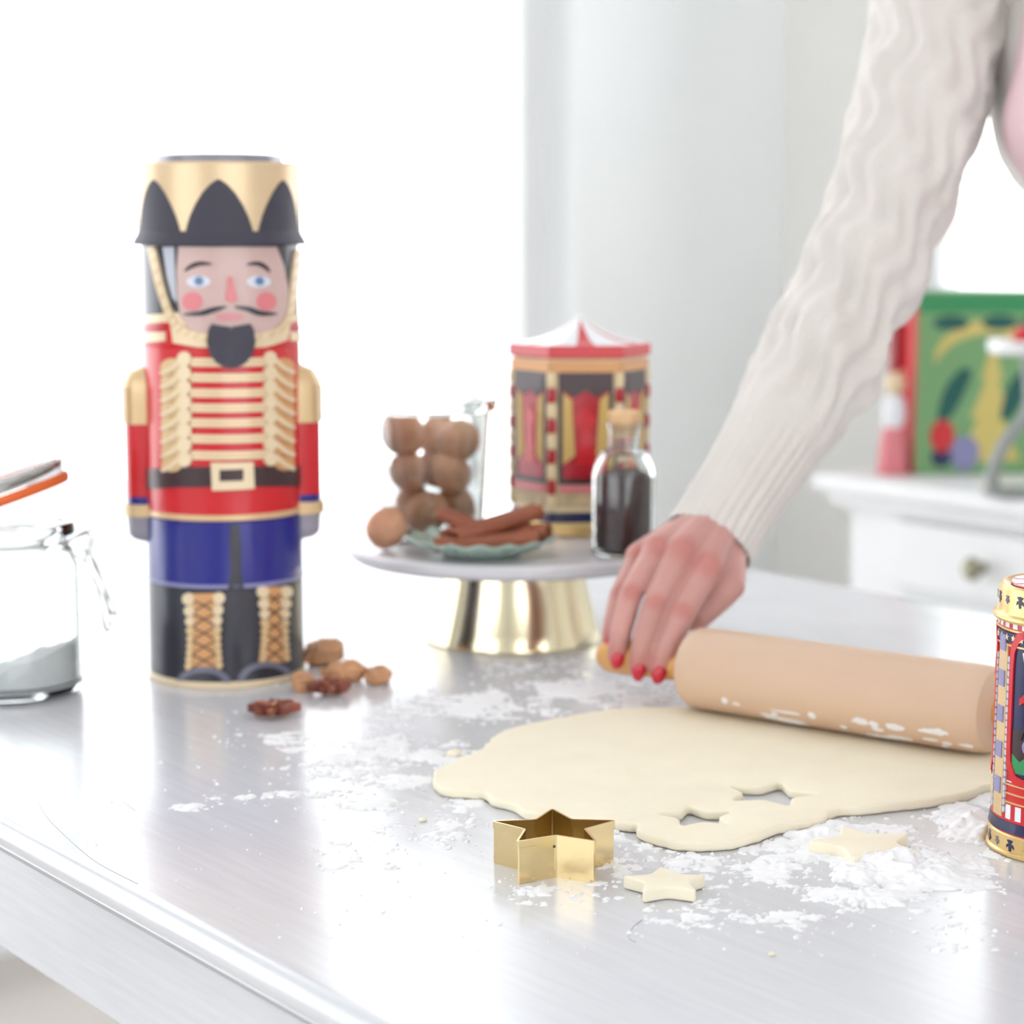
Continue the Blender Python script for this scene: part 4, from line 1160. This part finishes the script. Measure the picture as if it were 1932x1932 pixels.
fw_ = Vector((-cy_, -sy_, 0)); rg_ = Vector((-sy_, cy_, 0)); hc = head+Vector((0, 0, .06))
bm_.ell(hc+Vector((0, 0, .02)), .080, .080, .095, 20, 14)
bm_.ell(hc+fw_*.022+Vector((0, 0, -.045)), .058, .058, .062, 18, 12)
chain_mesh(bm_, [hc+fw_*.074+Vector((0, 0, .012)), hc+fw_*.088+Vector((0, 0, -.022))], (.007, .011), 10)
for s_ in (-1, 1): bm_.ell(hc+rg_*.080*s_+Vector((0, 0, -.005)), .014, .014, .026, 10, 8)
def blush(points, rad_):
    m = MATS['skin']; nt = m.node_tree; p = nt.nodes['Principled BSDF']
    src = p.inputs['Base Color'].links[0].from_socket
    tc = nt.nodes.new('ShaderNodeTexCoord'); acc = None
    for q, r_ in zip(points, rad_):
        d = nt.nodes.new('ShaderNodeVectorMath'); d.operation = 'DISTANCE'; d.inputs[1].default_value = q
        nt.links.new(tc.outputs['Object'], d.inputs[0])
        mr = nt.nodes.new('ShaderNodeMapRange'); mr.interpolation_type = 'SMOOTHSTEP'
        mr.inputs['From Min'].default_value = r_; mr.inputs['From Max'].default_value = r_*.2
        nt.links.new(d.outputs['Value'], mr.inputs[0])
        if acc is None: acc = mr.outputs[0]
        else:
            mx = nt.nodes.new('ShaderNodeMath'); mx.operation = 'MAXIMUM'; nt.links.new(acc, mx.inputs[0]); nt.links.new(mr.outputs[0], mx.inputs[1]); acc = mx.outputs[0]
    mul = nt.nodes.new('ShaderNodeMath'); mul.operation = 'MULTIPLY'; mul.inputs[1].default_value = .45; nt.links.new(acc, mul.inputs[0])
    mix = nt.nodes.new('ShaderNodeMix'); mix.data_type = 'RGBA'
    nt.links.new(mul.outputs[0], mix.inputs[0]); nt.links.new(src, mix.inputs[6]); mix.inputs[7].default_value = S(186, 92, 88)
    nt.links.new(mix.outputs[2], p.inputs['Base Color'])
bp, br_ = [], []
for nm, (pp_, rs_) in tips.items():
    dz_ = Vector((0, -.008, .004))
    bp += [pp_[0]+dz_, pp_[1]+dz_*.8, pp_[3]]; br_ += [.020 if nm in ('index', 'middle') else .016, .011, .018]
blush(bp, br_)
tmp = bm_.build('body', 'skin', person)
md = tmp.modifiers.new('r', 'REMESH'); md.mode = 'VOXEL'; md.voxel_size = .0014; md.use_smooth_shade = True
sm = tmp.modifiers.new('s', 'SMOOTH'); sm.factor = .5; sm.iterations = 3
bpy.context.view_layer.update()
me = D.meshes.new_from_object(tmp.evaluated_get(bpy.context.evaluated_depsgraph_get()))
old = tmp.data; tmp.modifiers.clear(); tmp.data = me; D.meshes.remove(old)
for p in me.polygons: p.use_smooth = True
# painted nails
for nm, (pts, rs) in tips.items():
    d = (pts[3]-pts[2]).normalized()
    view = Vector((.15, -1, .35)); upn = (view-d*view.dot(d)).normalized(); si = d.cross(upn)
    c_ = pts[3]+d*rs[3]*.30+upn*rs[3]*.70
    mt = Matrix((si, d, upn)).transposed().to_4x4(); mt.translation = c_
    M().ell((0, 0, 0), rs[3]*.66, rs[3]*1.02, rs[3]*.42, 18, 12).xf(mt).build('nail', 'nail', person)
# sleeve: ribbed cuff, cable ridges, folds
def sleeve(px_path, radii, name, seed, nr=150, nphi=96, cuff=.13):
    P_ = smooth_line([tuple(p) for p in px_path], 12); k = len(P_)
    L = [0]
    for i in range(1, k): L.append(L[-1]+(Vector(P_[i])-Vector(P_[i-1])).length)
    tot = L[-1]
    vs = []; fs = []; up = None
    kr = len(radii)-1
    for i in range(nr):
        s = tot*i/(nr-1); j = max(1, next((q_ for q_ in range(k) if L[q_] >= s), k-1))
        t = (s-L[j-1])/max(1e-9, L[j]-L[j-1]); p = Vector(P_[j-1]).lerp(Vector(P_[j]), t)
        tg = (Vector(P_[min(j+1, k-1)])-Vector(P_[max(j-2, 0)])).normalized()
        if up is None: up = (Vector((0, -1, .3))-tg*Vector((0, -1, .3)).dot(tg)).normalized()
        up = (up-tg*up.dot(tg)).normalized(); si = tg.cross(up)
        u = s/tot; fr_ = u*kr; i0 = min(kr-1, int(fr_)); r0 = radii[i0]+(radii[i0+1]-radii[i0])*(fr_-i0)
        for q_ in range(nphi):
            a = 2*PI*q_/nphi
            if u < cuff:
                r_ = r0*(1-.10*math.sin(PI*min(1, u/cuff))*.6)+.0011*math.cos(28*a)
            else:
                e = min(1, (u-cuff)/.05)
                cab = .0032*math.sin(u*58+1.6*math.sin(5*a+seed))*(.5+.5*math.cos(5*a))
                cab += .0024*math.cos(14*a+2.0*math.sin(u*64+a*2))+.0010*math.sin(u*260)*max(0, math.cos(7*a))
                fold = .0050*noise.noise(Vector((math.cos(a)*1.1, math.sin(a)*1.1+seed, u*9)))+.0035*noise.noise(Vector((math.cos(a)*2.4, math.sin(a)*2.4, u*24+seed)))
                r_ = r0*(1+.10*e*math.exp(-((u-cuff-.05)/.07)**2))+e*(cab+fold)
            vs.append(p+r_*(math.cos(a)*up+math.sin(a)*si))
    for i in range(nr-1):
        for q_ in range(nphi):
            q2 = (q_+1) % nphi; fs.append((i*nphi+q_, i*nphi+q2, (i+1)*nphi+q2, (i+1)*nphi+q_))
    # turned-in hem at the cuff
    o = len(vs); c0 = Vector((0, 0, 0))
    for q_ in range(nphi): c0 += vs[q_]/nphi
    tg = (Vector(P_[1])-Vector(P_[0])).normalized()
    for q_ in range(nphi): vs.append(c0+(vs[q_]-c0)*.93+tg*.020)
    for q_ in range(nphi):
        q2 = (q_+1) % nphi; fs.append((q2, q_, o+q_, o+q2))
    return vs, fs
sw = M()
cuff0 = pv(1322, 1040, 1.598)
spath = [cuff0]+apts[1:]
vs, fs = sleeve([tuple(p) for p in [pv(1337, 1026, 1.606), pv(1372, 968, 1.621), pv(1448, 848, 1.651), pv(1540, 692, 1.686), pv(1638, 490, 1.736), pv(1716, 270, 1.786), pv(1775, 60, 1.836), pv(1840, -110, 1.866), chest.lerp(neck, .58)]],
                (.0350, .0385, .0450, .0480, .0510, .0570, .0660, .0760, .0740), 'sleeve', 1)
sw.add(vs, fs)
sleeve_o = sw.build('sleeve', 'knit', person)
# cardigan body
def torso(rings, n=64):
    vs = []; fs = []
    fwd = Vector((-cy_, -sy_, 0)); rgt = Vector((-sy_, cy_, 0))
    for (c, rd, rw, pw) in rings:
        for j in range(n):
            a = 2*PI*j/n; ca, sa = math.cos(a), math.sin(a)
            vs.append(c+fwd*rd*math.copysign(abs(ca)**pw, ca)+rgt*rw*math.copysign(abs(sa)**pw, sa))
    for i in range(len(rings)-1):
        for j in range(n):
            j2 = (j+1) % n; fs.append((i*n+j, i*n+j2, (i+1)*n+j2, (i+1)*n+j))
    fs.append(tuple(range(n))[::-1]); fs.append(tuple((len(rings)-1)*n+j for j in range(n)))
    return vs, fs
rings = [(hips+Vector((.02, .01, -.12)), .135, .175, .9), (hips, .13, .17, .9), (hips.lerp(chest, .4), .118, .155, .9), (hips.lerp(chest, .75), .125, .170, .9), (chest, .132, .192, .9), (chest+Vector((-.004, 0, .07)), .125, .198, .9), (chest.lerp(neck, .62), .10, .165, .9), (chest.lerp(neck, .80), .080, .11, .9), (chest.lerp(neck, .92), .058, .066, .9)]
sm_rings = [(Vector(q_[:3]), q_[3], q_[4], .9) for q_ in smooth_line([(*r_[0], r_[1], r_[2]) for r_ in rings], 8)]
vs, fs = torso(sm_rings)
vs = [v+(v-chest).normalized()*(.006*noise.noise(v*14)+.002*noise.noise(v*50)) for v in vs]
M().add(vs, fs).build('cardigan', 'knit', person)
# pink top showing in the open front
fwd = Vector((-cy_, -sy_, 0)); rgt = Vector((-sy_, cy_, 0))
vs = []; fs = []; n = 20; q_ = 0
for (c, rd, rw, pw) in sm_rings[8:48]:
    bust = .022*math.exp(-((c.z-chest.z-.0)/.07)**2)
    for j in range(n):
        a = rad(-50)+rad(75)*j/(n-1); ca, sa = math.cos(a), math.sin(a)
        vs.append(c+fwd*(rd+.007+bust)*ca**.9+rgt*(rw+.007)*math.copysign(abs(sa)**.9, sa))
    q_ += 1
for i in range(q_-1):
    for j in range(n-1): fs.append((i*n+j, i*n+j+1, (i+1)*n+j+1, (i+1)*n+j))
pt = M().add(vs, fs).build('pink_top', 'pink_cloth', person)
so = pt.modifiers.new('thick', 'SOLIDIFY'); so.thickness = .012; so.offset = -1
# left arm resting out of the picture, trousers, shoes, hair
vs, fs = sleeve([tuple(p) for p in larm[::-1]+[chest.lerp(neck, .58)]], (.042, .046, .052, .060, .066), 'sleeve', 4, 80, 64, .16)
M().add(vs, fs).build('sleeve', 'knit', person)
for s in (-1, 1):
    tr = M(); hp = hips+rgt*.085*s+Vector((.02, .015, -.10)); ft = Vector((hp.x+.02, hp.y+.01, .07))
    chain_mesh(tr, [hp, hp.lerp(ft, .5)+fwd*.02, ft], (.095, .068, .050), 20)
    tr.build('trouser_leg', 'denim', person)
    M().ell(Vector((ft.x, ft.y, .04))+fwd*.06, .11, .045, .04, 18, 10).build('shoe', 'black_matte', person)
hm = M().ell(hc-fwd*.022+Vector((0, 0, .034)), .090, .090, .094, 24, 16)
hm.ell(hc-fwd*.105+Vector((0, 0, .045)), .042, .042, .042, 16, 10)
hm.build('hair', 'hair', person)
for s_ in (-1, 1):
    e_ = M().ell(hc+fwd*.073+rgt*.030*s_+Vector((0, 0, .004)), .010, .010, .006, 14, 8).build('eye', 'eye_white', person)
    M().ell(hc+fwd*.081+rgt*.030*s_+Vector((0, 0, .004)), .0038, .0038, .0042, 10, 8).build('iris', 'brow', e_)
    M().tube([hc+fwd*(.080-.006*abs(t-1))+rgt*(.018+.013*t)*s_+Vector((0, 0, .022+.003*t*(2-t))) for t in (0, .5, 1, 1.5, 2)], .0022, 6).build('eyebrow', 'hair', person)
M().ell(hc+fwd*.074+Vector((0, 0, -.052)), .014, .014, .006, 16, 8).build('lips', 'lip_print', person)

# ------------------------------------------------------------------ white dresser and what stands on it
DX0, DY1 = 2.405, 2.43
DZ = .72
dr = D.objects.new('sideboard', None); COL.objects.link(dr); DX1 = SX-.015; DY0 = .95
dr.location = ((DX0+DX1)/2, (DY0+DY1)/2, 0)
tag(dr, 'white painted sideboard with drawers and a moulded top', 'sideboard')
ox, oy = dr.location.x, dr.location.y
def dbox(name, x0, x1, y0, y1, z0, z1, m='white_paint', bevel=.003, parent=None):
    return M().box(x0-ox, x1-ox, y0-oy, y1-oy, z0, z1).build(name, m, parent or dr, smooth=False, bevel=bevel)
dbox('top', DX0, DX1, DY0, DY1, DZ-.026, DZ, bevel=.006)
dbox('cornice', DX0+.018, DX1, DY0+.018, DY1-.018, DZ-.05, DZ-.026, bevel=.008)
dbox('body', DX0+.045, DX1, DY0+.045, DY1-.045, .12, DZ-.05)
dbox('plinth_moulding', DX0+.035, DX1, DY0+.035, DY1-.035, .09, .12)
nD = 3; wD = (DY1-DY0-.26)/nD
for k in range(nD):
    y1_ = DY1-.13-wD*k
    for (z0_, z1_) in ((.556, .658), (.35, .538), (.14, .332)):
        d_ = dbox('drawer', DX0+.030, DX0+.046, y1_-wD+.012, y1_-.012, z0_, z1_, bevel=.004)
        yc = y1_-wD/2
        kn = M().lathe([(0, 0), (.008, 0), (.007, .010), (.014, .018), (.018, .026), (.014, .033), (0, .036)], 20)
        kn.xf(Matrix.Translation((DX0+.030-ox, yc-oy, (z0_+z1_)/2)) @ Matrix.Rotation(-PI/2, 4, 'Y')).build('knob', 'bronze', d_)
for xx in (DX0+.06, DX1-.06):
    for yy in (DY0+.07, DY1-.07):
        M().lathe([(0, 0), (.02, 0), (.03, .02), (.022, .05), (.032, .09), (0, .09)], 20, xx-ox, yy-oy).build('foot', 'white_paint', dr)

# green Christmas box
GZ = DZ-TZ
gb = thing('gift_box', 'green Christmas box with a golden tree picture on the sideboard', 'box', loc=C(.745, 3.40, GZ), rot=rad(8))
gw, gd, gh = .115, .03, .290
M().box(-gw, gw, -gd, gd, 0, gh).build('box_body', 'green_box', gb, smooth=False, bevel=.003)
M().box(-gw-.0008, -gw+.001, -gd, gd, 0.001, gh-.001).build('side_panel', 'red', gb, smooth=False)
def gp(name, poly, m, d=.0012): return M().prism(poly, 0, d).xf(Matrix.Translation((0, -gd+.0002, 0)) @ Matrix.Rotation(PI/2, 4, 'X')).build(name, m, gb, smooth=False)
tree = [(-.040, .02), (.060, .02), (.030, .09), (.042, .09), (.020, .15), (.028, .15), (.010, .215), (-.008, .15), (0, .15), (-.024, .09), (-.012, .09)]
gp('tree_picture', tree, 'box_gold')
gp('garland', [(.09*math.cos(t), .150+.072*math.sin(t)) for t in [rad(160-140*i/14) for i in range(15)]]+[(.09*math.cos(t), .172+.072*math.sin(t)) for t in [rad(20+140*i/14) for i in range(15)]], 'box_gold', .0010)
for cx in (-.045, .058): gp('dark_bough', chaikin([(cx-.036, .080), (cx-.008, .092), (cx+.026, .165), (cx+.004, .172), (cx-.026, .135)], 2), 'leaf_dark', .0016)
gp('top_strip', rect(-.112, .112, gh-.034, gh-.004), 'green_print', .0008)
for cx in (-.06, .02, .085): gp('top_leaf', ellipse(cx, gh-.05, .03, .012, 14), 'leaf_dark' if cx else 'green_print', .0014)
gp('bauble_picture', ellipse(-.070, .062, .020, .026, 18), 'red', .0018)
gp('bauble_picture', ellipse(-.032, .034, .024, .028, 18), 'lavender', .0020)
gp('bauble_picture', ellipse(-.070, .028, .018, .016, 18), 'navy', .0016)
gp('berry_picture', ellipse(.095, .225, .016, .02, 14), 'red', .0018)
# little red and white figure beside it
fg = thing('ornament_figure', 'small red and white festive figure with a gold top beside the green box', 'ornament', loc=C(.605, 3.37, GZ))
M().lathe([(0, 0), (.024, 0), (.025, .004), (.022, .05), (.016, .075), (0, .076)], 24).build('skirt', 'pink_print', fg)
M().lathe([(0, .075), (.015, .075), (.019, .095), (.016, .12), (.008, .128), (0, .128)], 24).build('torso', 'white_print', fg)
M().ell((0, 0, .144), .017, .017, .018, 18, 12).build('head', 'gold_pale', fg)
rb = thing('red_carton', 'tall narrow red carton standing beside the green box', 'carton', loc=C(.628, 3.445, GZ), rot=rad(4))
M().box(-.016, .016, -.02, .02, 0, .236).build('carton_body', 'red_deep', rb, smooth=False, bevel=.002)
M().prism(ellipse(0, .150, .012, .014, 16), 0, .001).xf(Matrix.Translation((0, -.0198, 0)) @ Matrix.Rotation(PI/2, 4, 'X')).build('gold_seal', 'gold_pale', rb, smooth=False)
# plate stand with curved metal arm
ps = thing('plate_stand', 'grey metal stand with a curved arm holding a white plate', 'stand', loc=C(.748, 3.10, GZ))
M().lathe([(0, 0), (.055, 0), (.058, .003), (.055, .007), (.012, .010), (0, .010)], 40).build('base', 'steel_grey', ps)
pzz = zat(668, 3.10)-GZ
arc = [(-.035-.0*t, 0, .008) for t in (0,)]
arc = smooth_line([(-.040, 0, .008), (-.046, 0, .03), (-.030, 0, .075), (.0, 0, .115), (.006, 0, .145), (0, 0, pzz)], 6)
M().tube(arc, .0085, 12, flat=1.2).build('curved_arm', 'steel_grey', ps)
M().lathe([(0, pzz), (.050, pzz), (.056, pzz+.004), (.0575, pzz+.017), (.0565, pzz+.0205), (.054, pzz+.018), (.05, pzz+.010), (0, pzz+.009)], 48).build('plate', 'white_paint', ps)
for i, (x, y, r_) in enumerate(((-.006, .0, .016), (.024, .008, .018), (.012, -.022, .014))):
    o = M().ell((0, 0, r_), r_, r_, r_, 20, 14).build('red_bauble', 'red'); o.location = C(.748+x, 3.10+y, GZ+pzz+.0092)
    tag(o, 'red bauble at the %s of the white stand plate' % ('left', 'right', 'front')[i], 'bauble', 'baubles on the plate stand')
